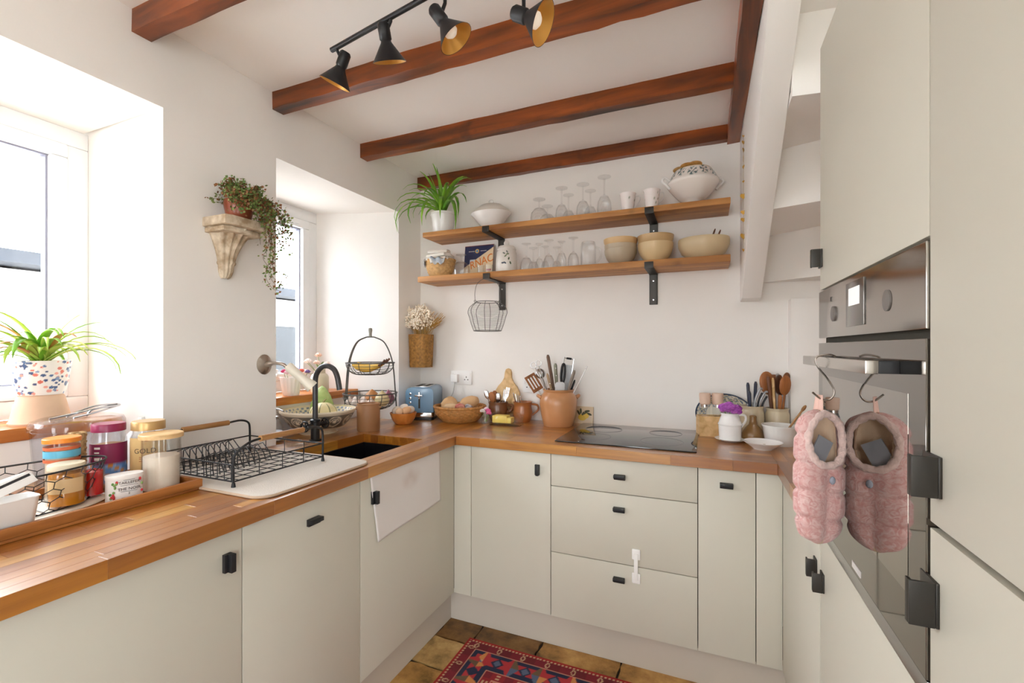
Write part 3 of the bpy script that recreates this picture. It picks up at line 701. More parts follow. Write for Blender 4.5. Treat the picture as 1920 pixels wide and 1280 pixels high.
rr_ = random.Random(2)
for i in range(16):
    x = rr_.uniform(-.033, -.018) if i < 12 else rr_.choice((.03, .034)); z = rr_.uniform(.006, .058)
    c_ = rr_.choice(('#c8353a', '#5f8a45', '#7fa35c', '#c8353a'))
    MB().ell((0, 0, 0), (.0028, .0008, .0038), 8, 6).obj('printed_berry', mat('berry '+c_, c_, .5), tn, loc=(x, -.0252+.25*max(0, abs(x)-.02), z))
# wicker bottle-holder behind
def wicker_(r0, r1, h, rows, spokes, amp=.0022, t=.006, sx=1, sy=1, curve=.0):
    def fn(u, v):
        a = 2*PI*u; z = h*v; r = r0+(r1-r0)*(v**.8)+curve*math.sin(PI*v)
        r += amp*math.cos(spokes*a/2*2/1+PI*math.floor(v*rows))*1 + amp*.8*abs(math.sin(PI*rows*v))
        return (r*sx*math.cos(a), r*sy*math.sin(a), z)
    return fn
def basket(parent, r0, r1, h, rows, spokes, m, sx=1, sy=1, rim=.006, curve=.01, name='woven_body'):
    b = MB(); n = spokes*4; nz = rows*3+1
    b.grid(wicker_(r0, r1, h, rows, spokes, sx=sx, sy=sy, curve=curve), n, nz, cu=True)
    b.grid(lambda u, v: ((r0+(r1-r0)*v**.8+curve*math.sin(PI*v)-.007)*sx*math.cos(2*PI*u), (r0+(r1-r0)*v**.8+curve*math.sin(PI*v)-.007)*sy*math.sin(2*PI*u), .004+(h-.004)*v), 40, 8, cu=True)
    b.lathe([(0, 0), (r0, 0), (r0, .004), (0, .004)], 40, sx=sx, sy=sy)
    o = b.obj(name, m, parent, ang=70); stuff(o)
    if rim:
        k = 120
        o2 = MB().tube([((r1+.0012*math.sin(i*2.2))*sx*math.cos(2*PI*i/k), (r1+.0012*math.sin(i*2.2))*sy*math.sin(2*PI*i/k), h+.0015*math.cos(i*2.2)) for i in range(k)], rim, 8, closed=True).obj('braided_rim', m, parent)
    return o
bo = thing('wicker_bottle_holder', 'tall straw woven holder behind the wire basket', 'basket', (-1.642, .712, ZT_))
basket(bo, .016, .017, .168, 18, 8, mat('straw', '#d9b884', .7, vary=.35, vscale=90), rim=.003, curve=.0)
# white funnel top behind
fn_ = tag(MB().lathe([(0, 0), (.045, 0), (.046, .10), (.04, .135), (.012, .165), (.009, .19), (0, .19)], 32).obj('white_ceramic_funnel', M_wht, None, loc=(-1.738, .923, WT)), 'white ceramic cone-topped jar behind the maroon jar', 'jar')
# wire basket
wb = thing('wire_basket', 'black chicken-wire basket holding jam jars on the tray', 'basket', (-1.555, .53, ZT_+.0065), PI/2+.02)
def bask_pt(u, v):   # oval: long axis local x
    k = .82+.18*v; return (.205*k*math.cos(u), .10*k*math.sin(u), .002+.098*v)
MB().tube([bask_pt(2*PI*i/60, 1) for i in range(60)], .0024, 6, closed=True).obj('rim_wire', M_blk, wb)
MB().tube([bask_pt(2*PI*i/60, 0) for i in range(60)], .0018, 6, closed=True).obj('foot_wire', M_blk, wb)
hexw = MB(); nu, nv = 30, 4
def hp(i, j, o_):
    return bask_pt(2*PI*(i+o_)/nu, j)
for i in range(nu):
    for j in range(nv):
        z0, z1 = j/nv, (j+1)/nv; off = .5*(j % 2)
        za, zb, zc = z0+.0/nv, z0+.35/nv, z1
        A = bask_pt(2*PI*(i+off)/nu, zb); B = bask_pt(2*PI*(i+off)/nu, zc)
        hexw.tube([A, B], .0011, 4)
        for s_ in (-.5, .5): hexw.tube([A, bask_pt(2*PI*(i+off+s_)/nu, za)], .0011, 4)
stuff(hexw.obj('hexagonal_mesh', M_blk, wb))
for i in range(7): 
    x = -.15+.05*i; k = .82*math.sqrt(max(0, 1-(x/.17)**2))
    if k > .1: MB().tube([(x, -.1*k, .002), (x, .1*k, .002)], .0011, 4).obj('base_wire', M_blk, wb)
pm = tag(MB().lathe([(0, 0), (.118, 0), (.12, .002), (.118, .006), (0, .006)], 48, sx=.85, sy=1.6).obj('round_mat', mat('pale cork', '#e6dccd', .9), None, loc=(-1.552, .545, ZT_)), 'pale oval mat under the wire basket', 'mat')
zb_ = ZT_+.0105
M_amber = mat('amber jam', '#d58a1d', .25, coat=.4, vary=.2, vscale=20); M_honey = mat('pale honey', '#dcae66', .4, coat=.3)
hj = jar_round('jam_jar', 'amber jam jar with a cream lid at the front of the wire basket', 0, 0, .038, .092, mat('cream lid', '#ddd0b4', .4), .082, M_amber, z=zb_, lidh=.014, neck=True, X=-1.508, Y=.632, group='jars in the wire basket')
cylc(.0386, .036, .072, A0-1.0, A0+1.0).obj('paper_label', mat('beige label', '#d7b98a', .6), hj)
bj = jar_round('spread_jar', 'tall banded jar with a bright orange lid in the wire basket', 0, 0, .036, .15, mat('orange lid', '#e88a2c', .4), .13, mat('cream spread', '#d8c3a8', .5), z=zb_, lidh=.012, lidr=1.08, X=-1.585, Y=.655, group='jars in the wire basket')
for z, hgt, c_ in ((.132, .008, '#c8643a'), (.112, .018, '#5fb0cf'), (.1, .008, '#c8643a')): MB().lathe([(.0365, z), (.0368, z), (.0368, z+hgt), (.0365, z+hgt)], 40).obj('band', mat('band '+c_, c_, .5), bj)
jar_round('jam_jar', 'bright red jam jar at the right end of the wire basket', 0, 0, .027, .075, None, .066, mat('red jam', '#d3161b', .25, coat=.4), z=zb_, X=-1.538, Y=.698, group='jars in the wire basket')
jar_round('jam_jar', 'empty clear glass tumbler at the left end of the wire basket', 0, 0, .04, .07, None, 0, None, z=zb_, X=-1.555, Y=.46, group='jars in the wire basket', cat='glass')
# white dish with cutlery
wd_ = thing('white_dish', 'white rectangular dish of sachets at the left photo edge', 'dish', (-1.424, .445, ZT_), .0)
m = MB(); a, b = .030, .095
def rect(k, z, r=.012):
    q = []
    for cx_, cy_, t0 in ((a*k-r, b*k-r, 0), (-a*k+r, b*k-r, PI/2), (-a*k+r, -b*k+r, PI), (a*k-r, -b*k+r, 1.5*PI)):
        for i in range(5): t = t0+PI/2*i/4; q.append((cx_+r*math.cos(t), cy_+r*math.sin(t), z))
    return q
rows = [rect(.86, 0), rect(.9, .002), rect(1, .073), rect(1.03, .075), rect(1.01, .077), rect(.95, .075), rect(.84, .006)]
vs = [p for r_ in rows for p in r_]; fs = []
for i in range(len(rows)-1):
    for k in range(20): fs.append((i*20+k, i*20+(k+1) % 20, i*20+20+(k+1) % 20, i*20+20+k))
fs += [tuple(range(19, -1, -1)), tuple(range(120, 140))]
MB().add(vs, fs).obj('dish_body', M_wht, wd_)
for i in range(7):
    t = tag(MB().box(-.05, .05, -.014, .014, -.0012, .0012).obj('paper_sachet', mat('white paper', '#f4f3f1', .8), None, bevel=.0005), 'striped white paper sachet in the dish at the left edge', 'sachet', 'sachets in the white dish')
    t.matrix_world = Matrix.Translation((-1.440+.005*i, .470+.003*i, ZT_+.098+.001*i)) @ Matrix.Rotation(1.42+.05*i, 4, 'Z') @ Matrix.Rotation(-.30, 4, 'Y') @ Matrix.Rotation(.95, 4, 'X')
    st_ = MB().box(-.046, .046, -.003, .003, .0012, .0016).obj('print_stripe', mat('black print', '#26262a', .6), t); st_.location = (0, .006, 0)
# ================================================================ DISH RACK + MAT
def rrect(x0, x1, y0, y1, r, n=8):
    q = []
    for cx_, cy_, t0 in ((x1-r, y1-r, 0), (x0+r, y1-r, PI/2), (x0+r, y0+r, PI), (x1-r, y0+r, 1.5*PI)):
        q += [(cx_+r*math.cos(t0+PI/2*i/n), cy_+r*math.sin(t0+PI/2*i/n)) for i in range(n+1)]
    return q
mt = thing('drying_mat', 'cream textured drying mat under the black dish rack', 'mat', (0, 0, WT))
mq = rrect(-1.695, -1.118, .885, 1.335, .05)
MB().prism(mq, .0005, .008, 'z').obj('mat_body', mat('waffle cloth', '#dfd8cf', .95, bump=.8, bscale=420), mt, bevel=.002)
MB().tube([(x, y, .0045) for x, y in mq], .0042, 6, closed=True).obj('piping', mat('mat piping', '#bda68f', .9), mt)
rk = thing('dish_rack', 'black wire dish rack with two wooden handles', 'dish rack', (0, 0, WT+.0085))
rx0, rx1, ry0, ry1 = -1.665, -1.283, .92, 1.262; zr = .064; zl = .016
for x, nm in ((rx1, 'f'), (rx0, 'b')):
    P_ = [(x, ry0, .003), (x, ry0, .07), (x, ry0+.008, .098), (x, ry0+.05, .122), (x, ry0+.09, .128)]
    Q_ = [(x, ry1-.09, .128), (x, ry1-.04, .13), (x, ry1-.008, .118), (x, ry1, .09), (x, ry1, .003)]
    MB().tube(arc(P_, 5), .0038, 8).obj('handle_wire', M_blk, rk); MB().tube(arc(Q_, 5), .0038, 8).obj('handle_wire', M_blk, rk)
    MB().tube([(x, ry0+.088, .128), (x, ry1-.088, .128)], .0095, 12).obj('wooden_grip', M_grip, rk)
    for y in (ry0, ry1): MB().lathe([(0, 0), (.0065, 0), (.0045, .012), (0, .012)], 12, (x, y, 0)).obj('rubber_foot', M_blk, rk)
for z in (zr, zl):
    for pts in (((rx0, ry0), (rx1, ry0)), ((rx0, ry1), (rx1, ry1)), ((rx0, ry0), (rx0, ry1)), ((rx1, ry0), (rx1, ry1))):
        MB().tube([(*pts[0], z), (*pts[1], z)], .0026, 6).obj('rail', M_blk, rk)
bw = MB().tube([(rx0, 0, 0), (rx1, 0, 0)], .0014, 5).obj('base_wire', M_blk, rk, loc=(0, ry0+.02, zl))
for i in range(1, 8): share(bw, 'base_wire', rk, (0, ry0+.02+.043*i, zl))
bw = MB().tube([(0, ry0, 0), (0, ry1, 0)], .0014, 5).obj('base_wire', M_blk, rk, loc=(rx0+.03, 0, zl+.002))
for i in range(1, 8): share(bw, 'base_wire', rk, (rx0+.03+.045*i, 0, zl+.002))
uw = MB().tube([(0, 0, 0), (0, 0, zr-zl)], .0014, 5).obj('upright_wire', M_blk, rk, loc=(rx0+.032, ry0, zl))
for i in range(1, 12): share(uw, 'upright_wire', rk, (rx0+.032+.031*i, ry0, zl))
for y in (.085, .17, .255): 
    for x in (rx0, rx1): share(uw, 'upright_wire', rk, (x, ry0+y, zl))
for i in range(3): share(uw, 'upright_wire', rk, (rx0+.09+.1*i, ry1, zl))
dv = MB().tube([(0, -.05, .002), (0, -.046, .03), (.0, -.02, .066), (0, .028, .066), (0, .046, .03), (0, .05, .002)], .0018, 6).obj('plate_divider', M_blk, rk, loc=(rx0+.06, ry0+.03, zl), rz=PI/2+.35)
for row, x in enumerate((rx0+.11, rx0+.26)):
    for i in range(9):
        share(dv, 'plate_divider', rk, (x, ry0+.028+.021*i, zl), (-.35, 0, PI/2-.12))
bpy.data.objects.remove(dv)
# glass jar lid by the sink
gl_ = tag(MB().lathe(shell([(.035, 0), (.045, .004), (.05, .02), (.05, .022)], .003), 32).obj('glass_dish', M_glass, None, loc=(-1.605, 1.44, WT)), 'shallow clear glass dish between the dish rack and the tap', 'dish')
# ================================================================ SINK SIDE
RV = Vector((cyw, syw, 0)); FV = Vector((-syw, cyw, 0))     # picture right / away on the floor plane
tp = thing('kitchen_tap', 'black gooseneck tap with two wheel handles behind the sink', 'tap', (-1.626, 1.555, WT))
MB().lathe([(0, 0), (.026, 0), (.026, .006), (.019, .008), (.019, .085), (.022, .088), (.022, .096), (.012, .1), (0, .1)], 28).obj('tap_body', M_blk, tp)
pts = [(0, 0, .095), (0, 0, .2), (0, 0, .262)]+[(.068-.068*math.cos(t), 0, .268+.072*math.sin(t)) for t in [PI*k/12 for k in range(1, 10)]]
pts += [(.068-.068*math.cos(PI*.83)+.004, 0, .29), (.143, 0, .235)]
M_tapg = mat('tap graphite', '#4a4a4c', .35, metal=.5)
MB().tube(arc(pts, 3), .0118, 14).obj('spout', M_tapg, tp)
MB().tube([(0, -.056, .072), (0, .056, .072)], .009, 10).obj('cross_bar', M_blk, tp)
for sg in (-1, 1):
    wv = MB(); R_ = .022
    wv.tube([(R_*math.cos(2*PI*i/18), 0, R_*math.sin(2*PI*i/18)) for i in range(18)], .0034, 6, closed=True)
    for i in range(5): wv.tube([(0, 0, 0), (R_*math.cos(2*PI*i/5), 0, R_*math.sin(2*PI*i/5))], .0026, 5)
    wv.lathe([(0, -.008), (.007, -.008), (.007, .008), (0, .008)], 12).obj('wheel_handle', M_blk, tp, loc=(0, sg*.058, .072), ang=60)
sd = thing('soap_dispenser', 'clear glass soap bottle with a steel pump beside the patterned bowl', 'bottle', (-1.79, 1.478, WT))
MB().lathe(shell([(.034, 0), (.037, .005), (.037, .06), (.026, .085), (.016, .095), (.016, .1)], .003), 32).obj('glass_body', M_glass, sd)
MB().lathe([(0, .004), (.033, .006), (.0335, .045), (0, .046)], 28).obj('soap', mat('pale soap', '#dfe4ea', .3), sd)
MB().lathe([(0, .1), (.018, .1), (.018, .112), (.006, .114), (.006, .138), (.012, .14), (.012, .148), (0, .148)], 20).tube([(0, 0, .144), (.02, .004, .145), (.045, .009, .136)], .0035, 8).obj('pump', M_steel, sd, ang=50)
# patterned bowl
bw_ = thing('patterned_bowl', 'large cream bowl with grey-brown scroll band behind the tap', 'bowl', (-1.78, 1.725, WT))
pf = [(.088, 0), (.09, .004), (.07, .014), (.08, .02)]+[(.09+.084*((k+1)/26)**.5, .02+.086*(k+1)/26) for k in range(26)]+[(.179, .108), (.18, .112), (.178, .117)]
o = MB().lathe(shell(pf, .007, 3), 150).obj('bowl_body', painted('glazed scroll', .3, .3), bw_)
def bowlcol(v):
    r = math.hypot(v.x, v.y); a = math.atan2(v.y, v.x); cr = hx('#e6d8bf'); dk = hx('#6d675c')
    ro = .09+.084*max(0, (v.z-.02)/.086)**.5
    if r > ro-.003 and .03 < v.z < .098:
        u = (a*11/(2*PI)) % 1-.5; w_ = (v.z-.066)/.034; d_ = math.hypot(u*2, w_)
        if v.z > .094 or v.z < .034: return hx('#8c8474')
        if .62 < d_ < .78 or d_ < .25 or (.36 < d_ < .48 and w_ > 0): return cr
        return dk
    if r < ro-.003 and v.z > .07 and v.z < .108: return hx('#7a86a0') if math.sin(a*40)*math.sin(v.z*260) > .2 else cr
    return cr
paint(o, bowlcol)
cb_ = tag(MB().lathe([(0, 0), (.045, .006), (.06, .035), (.055, .08), (.04, .125), (.018, .165), (0, .178)], 32, wob=lambda t, z: 1+.05*math.sin(5*t+z*30)).obj('pointed_cabbage', mat('cabbage', '#c3d68f', .5, col2='#8fb35a', vscale=16), None, loc=(-1.835, 1.80, WT+.047)), 'pale green pointed cabbage in the patterned bowl', 'cabbage')
sq = thing('striped_squash', 'pale yellow squash with dark green stripes in the patterned bowl', 'squash', (-1.735, 1.71, WT+.052), .5)
o = MB().lathe([(math.sin(PI*k/20)*.062, .05-math.cos(PI*k/20)*.05) for k in range(21)], 80, wob=lambda t, z: 1+.05*abs(math.cos(4*t))).obj('squash_body', painted('squash skin', .5), sq)
paint(o, lambda v: hx('#4f5a35') if abs(math.sin(4*math.atan2(v.y, v.x))) < .1 and abs(v.z-.05) < .045 else hx('#e3d6a4'))
MB().tube(arc([(0, 0, .098), (.004, 0, .108), (.012, .004, .116)], 3), .005, 7).obj('stalk', mat('squash stalk', '#8a8a55', .7), sq)
# vases on the second sill
def flower(parent, p, r, m, n=6):
    b = MB(); P_ = Vector(p)
    for ring_, (tilt, k) in enumerate(((.25, n-1), (.75, n), (1.15, n))):
        for i in range(k):
            a = 2*PI*i/k+ring_*.5; d_ = Vector((math.cos(a)*math.sin(tilt), math.sin(a)*math.sin(tilt), math.cos(tilt)))
            q = Vector((0, 0, 1)).rotation_difference(d_).to_matrix()
            b.ell(P_+d_*r*.6, (r*.38, r*.16, r*.5), 7, 5, q)
    return stuff(b.obj('blossom', m, parent))
M_stem = mat('green stem', '#7f9a5a', .6)
def stem(parent, a, b, r=.0014): MB().tube(arc([a, ((a[0]+b[0])/2+.004, (a[1]+b[1])/2, (a[2]+b[2])/2), b], 3), r, 5).obj('stem', M_stem, parent)
v1 = thing('ribbed_vase', 'white ribbed vase of pink and red flowers on the far sill', 'vase', (-2.0, 1.752, ZS))
MB().lathe(shell([(.036, 0), (.038, .004), (.046, .05), (.052, .092), (.052, .095)], .004), 96, wob=lambda t, z: 1+.03*math.cos(16*t)).obj('vase_body', mat('ribbed white', '#f3ece6', .4), v1)
for (x, y, z), c_ in (((-.03, -.02, .12), '#d23b72'), ((.0, .03, .128), '#e04a4e'), ((.02, .05, .122), '#e7705f'), ((.03, .0, .11), '#f1d9dc'), ((.01, -.035, .115), '#eecfd8'), ((.03, .08, .115), '#7b6aa8')):
    stem(v1, (x*.3, y*.3, .02), (x, y, z)); flower(v1, (x, y, z), .016, mat('petal '+c_, c_, .6))
v2 = thing('stoneware_jar_vase', 'cream stoneware jar with pale roses on the far sill', 'vase', (-2.01, 1.955, ZS))
MB().lathe(shell([(.046, 0), (.048, .003), (.048, .085), (.04, .1), (.03, .106), (.03, .125), (.032, .128)], .004), 40).obj('vase_body', mat('cream stone', '#e9dfc6', .4), v2)
for (x, y, z), c_ in (((.0, -.01, .2), '#f0c9b4'), ((-.03, -.06, .165), '#f6ece4'), ((.01, -.09, .17), '#f6ece4'), ((.03, -.05, .16), '#f3d5c6'), ((.02, .035, .15), '#f2dccf'), ((.0, -.1, .11), '#f6ece4')):
    stem(v2, (x*.2, y*.2, .1), (x, y, z)); flower(v2, (x, y, z), .02, mat('petal '+c_, c_, .6))
for k in range(10):
    a = random.uniform(0, 6.28); o = leaf_mesh(random.uniform(.05, .1), 1.2, .005, a, .4).obj('leaf', mat('rose leaf', '#93ac7c', .6), v2, loc=(0, 0, .12))
# wall spotlight on the pier
p = at(495, 683, X=XL); sl = thing('wall_spotlight', 'brushed nickel wall spotlight with a white lamp on the pier', 'wall lamp', (XL, p.y, p.z))
MB().lathe([(0, 0), (.042, 0), (.042, .004), (.03, .01), (.012, .016), (0, .018)], 32, sx=1.0, sy=.82).xf(Matrix.Rotation(PI/2, 4, 'Y')).obj('back_plate', mat('nickel', '#b3a89c', .3, metal=.9), sl)
MB().tube(arc([(.012, 0, 0), (.05, .006, .006), (.085, .018, .002), (.1, .03, -.012)], 5), [.012]*4+[.007]*12, 10).obj('arm', MATS['nickel'], sl)
ax = Vector((.55, .5, -.72)).normalized(); q = Vector((0, 0, 1)).rotation_difference(ax).to_matrix().to_4x4()
MB().lathe([(0, 0), (.016, 0), (.02, .01), (.018, .06), (.02, .1), (.026, .125), (.026, .135), (.022, .135), (.02, .12), (0, .12)], 24).xf(Matrix.Translation((.1, .03, -.004)) @ q).obj('lamp_head', mat('ivory lamp', '#efe8d8', .4), sl)
MB().lathe([(0, .121), (.018, .121), (.018, .13), (.01, .133), (0, .133)], 20).xf(Matrix.Translation((.1, .03, -.004)) @ q).obj('bulb', mat('bulb brown', '#a88a5a', .4), sl)
# fruit stand
fs_ = thing('fruit_stand', 'two-tier dark wire fruit stand by the narrow window', 'fruit stand', (-1.715, 2.03, WT))
up3 = Vector((0, 0, 1))
def legpts(foot, side):
    f = Vector(foot); return arc([f+Vector((0, 0, .003)), f*.93+up3*.17, f*.82+up3*.34, f*.55+up3*.445, f*.2+up3*.478, up3*.482], 6)
for ft in (RV*.15, RV*-.15+FV*.03, RV*-.13-FV*.05): MB().tube(legpts(ft, 0), .0036, 7).obj('leg_wire', M_wire, fs_)
MB().lathe([(0, .482), (.009, .483), (.008, .5), (.011, .52), (.009, .53), (0, .532)], 14).obj('finial', mat('grey finial', '#8d897f', .6), fs_)
def wirebowl(R_, z1, z0, nrib, nring, nm):
    b = MB().tube(ring(R_, z1, 40), .0032, 6, closed=True).obj('basket_rim', M_wire, fs_)
    f = lambda t: (R_*(.35+.65*math.sin(t*PI/2)**.8), z0+(z1-z0)*(1-math.cos(t*PI/2)))
    for i in range(nrib):
        a = 2*PI*i/nrib; MB().tube([(f(k/6)[0]*math.cos(a), f(k/6)[0]*math.sin(a), f(k/6)[1]) for k in range(7)], .0019, 5).obj('basket_rib', M_wire, fs_)
    for k in range(nring): r_, z_ = f(k/nring); MB().tube(ring(r_, z_, 36), .0012, 4, closed=True).obj('basket_ring', M_wire, fs_)
    MB().tube([(-.35*R_, 0, z0), (.35*R_, 0, z0)], .0015, 5).obj('basket_ring', M_wire, fs_)
wirebowl(.13, .338, .272, 14, 6, 'u'); wirebowl(.145, .17, .082, 14, 7, 'l')
fo = fs_.location
M_ban = mat('banana', '#e3b54a', .5, vary=.25, vscale=30)
for i in range(3):
    b = thing('banana', ('banana at the front of the upper wire tier', 'middle banana in the upper wire tier', 'rear banana in the upper wire tier')[i], 'banana', fo+Vector((0, 0, .288+.003*i))+RV*(-.01)+FV*(-.045+.042*i), YAW+.06*i-.06, 'bananas on the stand')
    rr = [.007, .014, .017, .0175, .017, .013, .006, .005]; pp_ = [(-.075+.024*k, 0, .03*((k-3.2)/3.5)**2+.016) for k in range(8)]
    MB().tube(pp_[:7], rr[:7], 8).obj('banana_body', M_ban, b); MB().tube([pp_[6], pp_[7], (pp_[7][0]+.012, 0, pp_[7][2]+.016)], [.006, .005, .006], 6).obj('stalk', M_dwood, b)
def bulb_(nm, lab, cat, p, r, m, h=1.0, tip=.5, group=None):
    return tag(MB().lathe([(0, 0), (r*.5, r*.05), (r*.95, r*.55*h), (r, r*.95*h), (r*.8, r*1.5*h), (r*.35, r*1.9*h), (r*.13, r*(1.9*h+tip*.6)), (0, r*(1.9*h+tip))], 24, wob=lambda t, z: 1+.02*math.cos(9*t)).obj(nm, m, None, loc=p), lab, cat, group)
zl_ = WT+.1
M_on = mat('brown onion', '#d3945c', .35, vary=.2, vscale=20); M_gar = mat('garlic', '#e5d5cb', .5, vary=.12, vscale=40)
bulb_('onion', 'brown skinned onion on the lower wire tier', 'onion', fo+RV*.0+FV*.03+up3*(.1), .042, M_on, tip=.25)
bulb_('onion', 'pale yellow onion on the lower wire tier', 'onion', fo+RV*.075-FV*.035+up3*(.1), .04, mat('pale onion', '#dfcf9f', .35, vary=.1), tip=.3)
bulb_('onion', 'small red onion on the lower wire tier', 'onion', fo+RV*.085+FV*.055+up3*(.105), .034, mat('red onion', '#a66a80', .35, vary=.15), tip=.5)
for i, (a, b) in enumerate(((-.085, .0), (-.06, -.06), (-.01, -.07), (.03, -.085), (-.055, .06), (-.1, -.04))):
    bulb_('garlic_bulb', 'white garlic bulb on the lower wire tier', 'garlic', fo+RV*a+FV*b+up3*(.1), .025, M_gar, h=.9, tip=.7, group='garlic bulbs on the fruit stand')
# crock by the sink
ck_ = thing('stoneware_crock', 'plain brown stoneware crock standing behind the sink corner', 'crock', (-1.585, 1.862, WT))
M_stw = mat('dull stoneware', '#a4754e', .5, vary=.12, vscale=6)
MB().lathe(shell([(.054, 0), (.056, .004), (.057, .12), (.054, .128), (.056, .134), (.056, .138)], .006), 44).obj('crock_body', M_stw, ck_)
for sg in (-1, 1): MB().ell((.057*sg*cyw, .057*sg*syw, .118), (.008, .008, .007), 10, 6).obj('lug_handle', M_stw, ck_)
MB().lathe([(0, .128), (.049, .128), (.049, .131), (0, .133)], 30).obj('lid', M_stw, ck_)
# eggs
eb = tag(MB().lathe(shell([(.04, 0), (.046, .004), (.062, .028), (.073, .06), (.073, .063)], .005), 48).obj('wooden_bowl', wood('orange wood', '#b5621d', '#e0934a', 3, (8, 8, 1), .35), None, loc=(-1.545, 2.10, WT)), 'orange wooden bowl of eggs beside the blue toaster', 'bowl')
for i, (a, b, z, c_) in enumerate(((-.035, -.012, .05, '#f0e3d6'), (-.005, .03, .058, '#f2e8de'), (.022, -.022, .05, '#e8b88c'), (.036, .018, .05, '#f1e4d8'), (-.012, -.04, .046, '#e9c4a0'), (.0, .0, .028, '#eedfce'))):
    e = tag(MB().lathe([(.021*math.sin(PI*k/14)*(1-.12*math.cos(PI*k/14)*-1), -.028*math.cos(PI*k/14)) for k in range(15)], 22).obj('egg', mat('egg '+c_, c_, .5), None, loc=Vector((-1.545, 2.10, WT+.026+z))+RV*a+FV*b), ('white egg at the left of the wooden bowl', 'white egg at the back of the wooden bowl', 'tan egg at the front right of the wooden bowl', 'white egg at the right of the wooden bowl', 'tan egg at the front left of the wooden bowl', 'cream egg at the bottom of the wooden bowl')[i], 'egg', 'eggs in the wooden bowl')
    e.rotation_euler = (.5*i, .9, i)
# toaster
to = thing('toaster', 'pale blue two-slice toaster in the corner', 'toaster', (-1.575, 2.355, WT), .36)
M_blue = mat('toaster blue', '#6f95b5', .3, coat=.4); M_chr = mat('chrome', '#d3d3d4', .12, metal=1)
def tprof(s_, z0, z1, r):
    q = [(-s_, z0), (s_, z0)]+[(s_-r+r*math.cos(t), z1-r+r*math.sin(t)) for t in [PI/2*k/6 for k in range(7)]]+[(-s_+r-r*math.sin(t), z1-r+r*math.cos(t)) for t in [PI/2*k/6 for k in range(7)]]
    return q
MB().prism(tprof(.083, .045, .19, .03), -.135, .135, 'y').obj('toaster_shell', M_blue, to, bevel=.008, ang=50)
MB().prism(rrect(-.084, .084, -.136, .136, .02, 4), .018, .045, 'z').obj('chrome_band', M_chr, to, bevel=.003)
MB().prism(rrect(-.08, .08, -.13, .13, .02, 4), 0, .018, 'z').obj('base', M_blk, to, bevel=.002)
tpl = MB().box(-.05, .05, -.1, .1, .19, .194).obj('top_plate', M_chr, to, bevel=.0015)
for x in (-.024, .024): MB().box(x-.012, x+.012, -.085, .085, .1941, .1946).obj('bread_slot', M_gap, tpl, smooth=False)
MB().box(-.005, .005, -.137, -.1352, .07, .165).obj('lever_slot', M_gap, to, smooth=False)
MB().box(-.022, .022, -.16, -.137, .14, .15).box(-.004, .004, -.145, -.137, .125, .165).obj('lever', M_chr, to, bevel=.002)
for k in range(3): MB().lathe([(0, 0), (.007, 0), (.007, .004), (0, .005)], 14).xf(Matrix.Rotation(PI/2, 4, 'X')).obj('button', M_chr, to, loc=(-.052, -.136, .155-.026*k))
MB().lathe([(0, 0), (.014, 0), (.013, .012), (0, .013)], 20).xf(Matrix.Rotation(PI/2, 4, 'X')).obj('browning_dial', M_chr, to, loc=(-.052, -.136, .072))
# sockets
def socket(px, py, lab, plug):
    p = at(px, py, Y=YB); t = thing('wall_socket', lab, 'socket', (p.x, YB, p.z), 0, 'white double sockets')
    MB().box(-.073, .073, -.009, -.0005, -.043, .043).obj('face_plate', mat('socket white', '#f4f3f2', .3), t, bevel=.003)
    for x in (-.036, .036):
        for dx, dz, a, b in ((0, .004, .003, .006), (-.011, -.012, .005, .003), (.011, -.012, .005, .003)): MB().box(x+dx-a/1.2, x+dx+a/1.2, -.0094, -.009, dz-b/1.2, dz+b/1.2).obj('pin_hole', M_gap, t, smooth=False)
    for x in (-.062, .062): MB().box(x-.005, x+.005, -.013, -.009, .008, .028).obj('rocker_switch', MATS['socket white'], t, bevel=.001)
    return t
s1 = socket(866, 707.5, 'white double socket with a plug on the back wall above the bread basket', True)
pl = thing('plug_and_cable', 'white plug and cable running from the socket down to the toaster', 'plug', s1.location+Vector((-.036, -.0095, 0)))
MB().box(-.024, .024, -.03, 0, -.028, .022).obj('plug', MATS['socket white'], pl, bevel=.006)
MB().tube(arc([(0, -.02, -.026), (.004, -.03, -.06), (-.01, -.035, -.11), (-.06, -.03, -.15), (-.11, -.02, -.17)], 6), .0035, 7).obj('cable', mat('grey cable', '#b9b4ae', .5), pl)
s2 = socket(1003, 722, 'white double socket half hidden behind the utensil crock', False)
# bread basket + contents
bb = thing('bread_basket', 'round wicker bread basket in front of the socket', 'basket', (-1.302, 2.305, WT))
basket(bb, .095, .146, .085, 9, 22, M_wick, sx=1, sy=.95, rim=.008, curve=.012)
o0 = Vector((-1.302, 2.305, WT))
def bag(nm, lab, cat, off, sz, m, rot, n=14):
    rn = random.Random(hash(lab) % 1000 if False else len(lab))
    ph = [rn.uniform(0, 6) for _ in range(6)]
    def fn(u, v):
        a = 2*PI*u; b = PI*v
        k = 1+.10*math.sin(3*a+ph[0]+4*v)+.07*math.sin(7*a+ph[1])*math.sin(5*b+ph[2])
        s_ = math.sin(b)**.6
        return (sz[0]*math.copysign(abs(math.cos(a))**.7, math.cos(a))*s_*k, sz[1]*math.copysign(abs(math.sin(a))**.7, math.sin(a))*s_*k, -sz[2]*math.cos(b))
    o = MB().grid(fn, 28, n, cu=True).obj(nm, m, None, ang=30); o.location = o0+Vector(off); o.rotation_euler = rot
    return tag(o, lab, cat)
bag('paper_bag', 'crumpled brown paper bag at the left of the bread basket', 'bag', (-.075, .01, .09), (.045, .05, .04), M_pap, (.3, .5, .3))
bag('paper_bag', 'open brown paper bag at the back of the bread basket', 'bag', (.03, .055, .1), (.055, .04, .035), M_pap, (.2, -.3, .5))
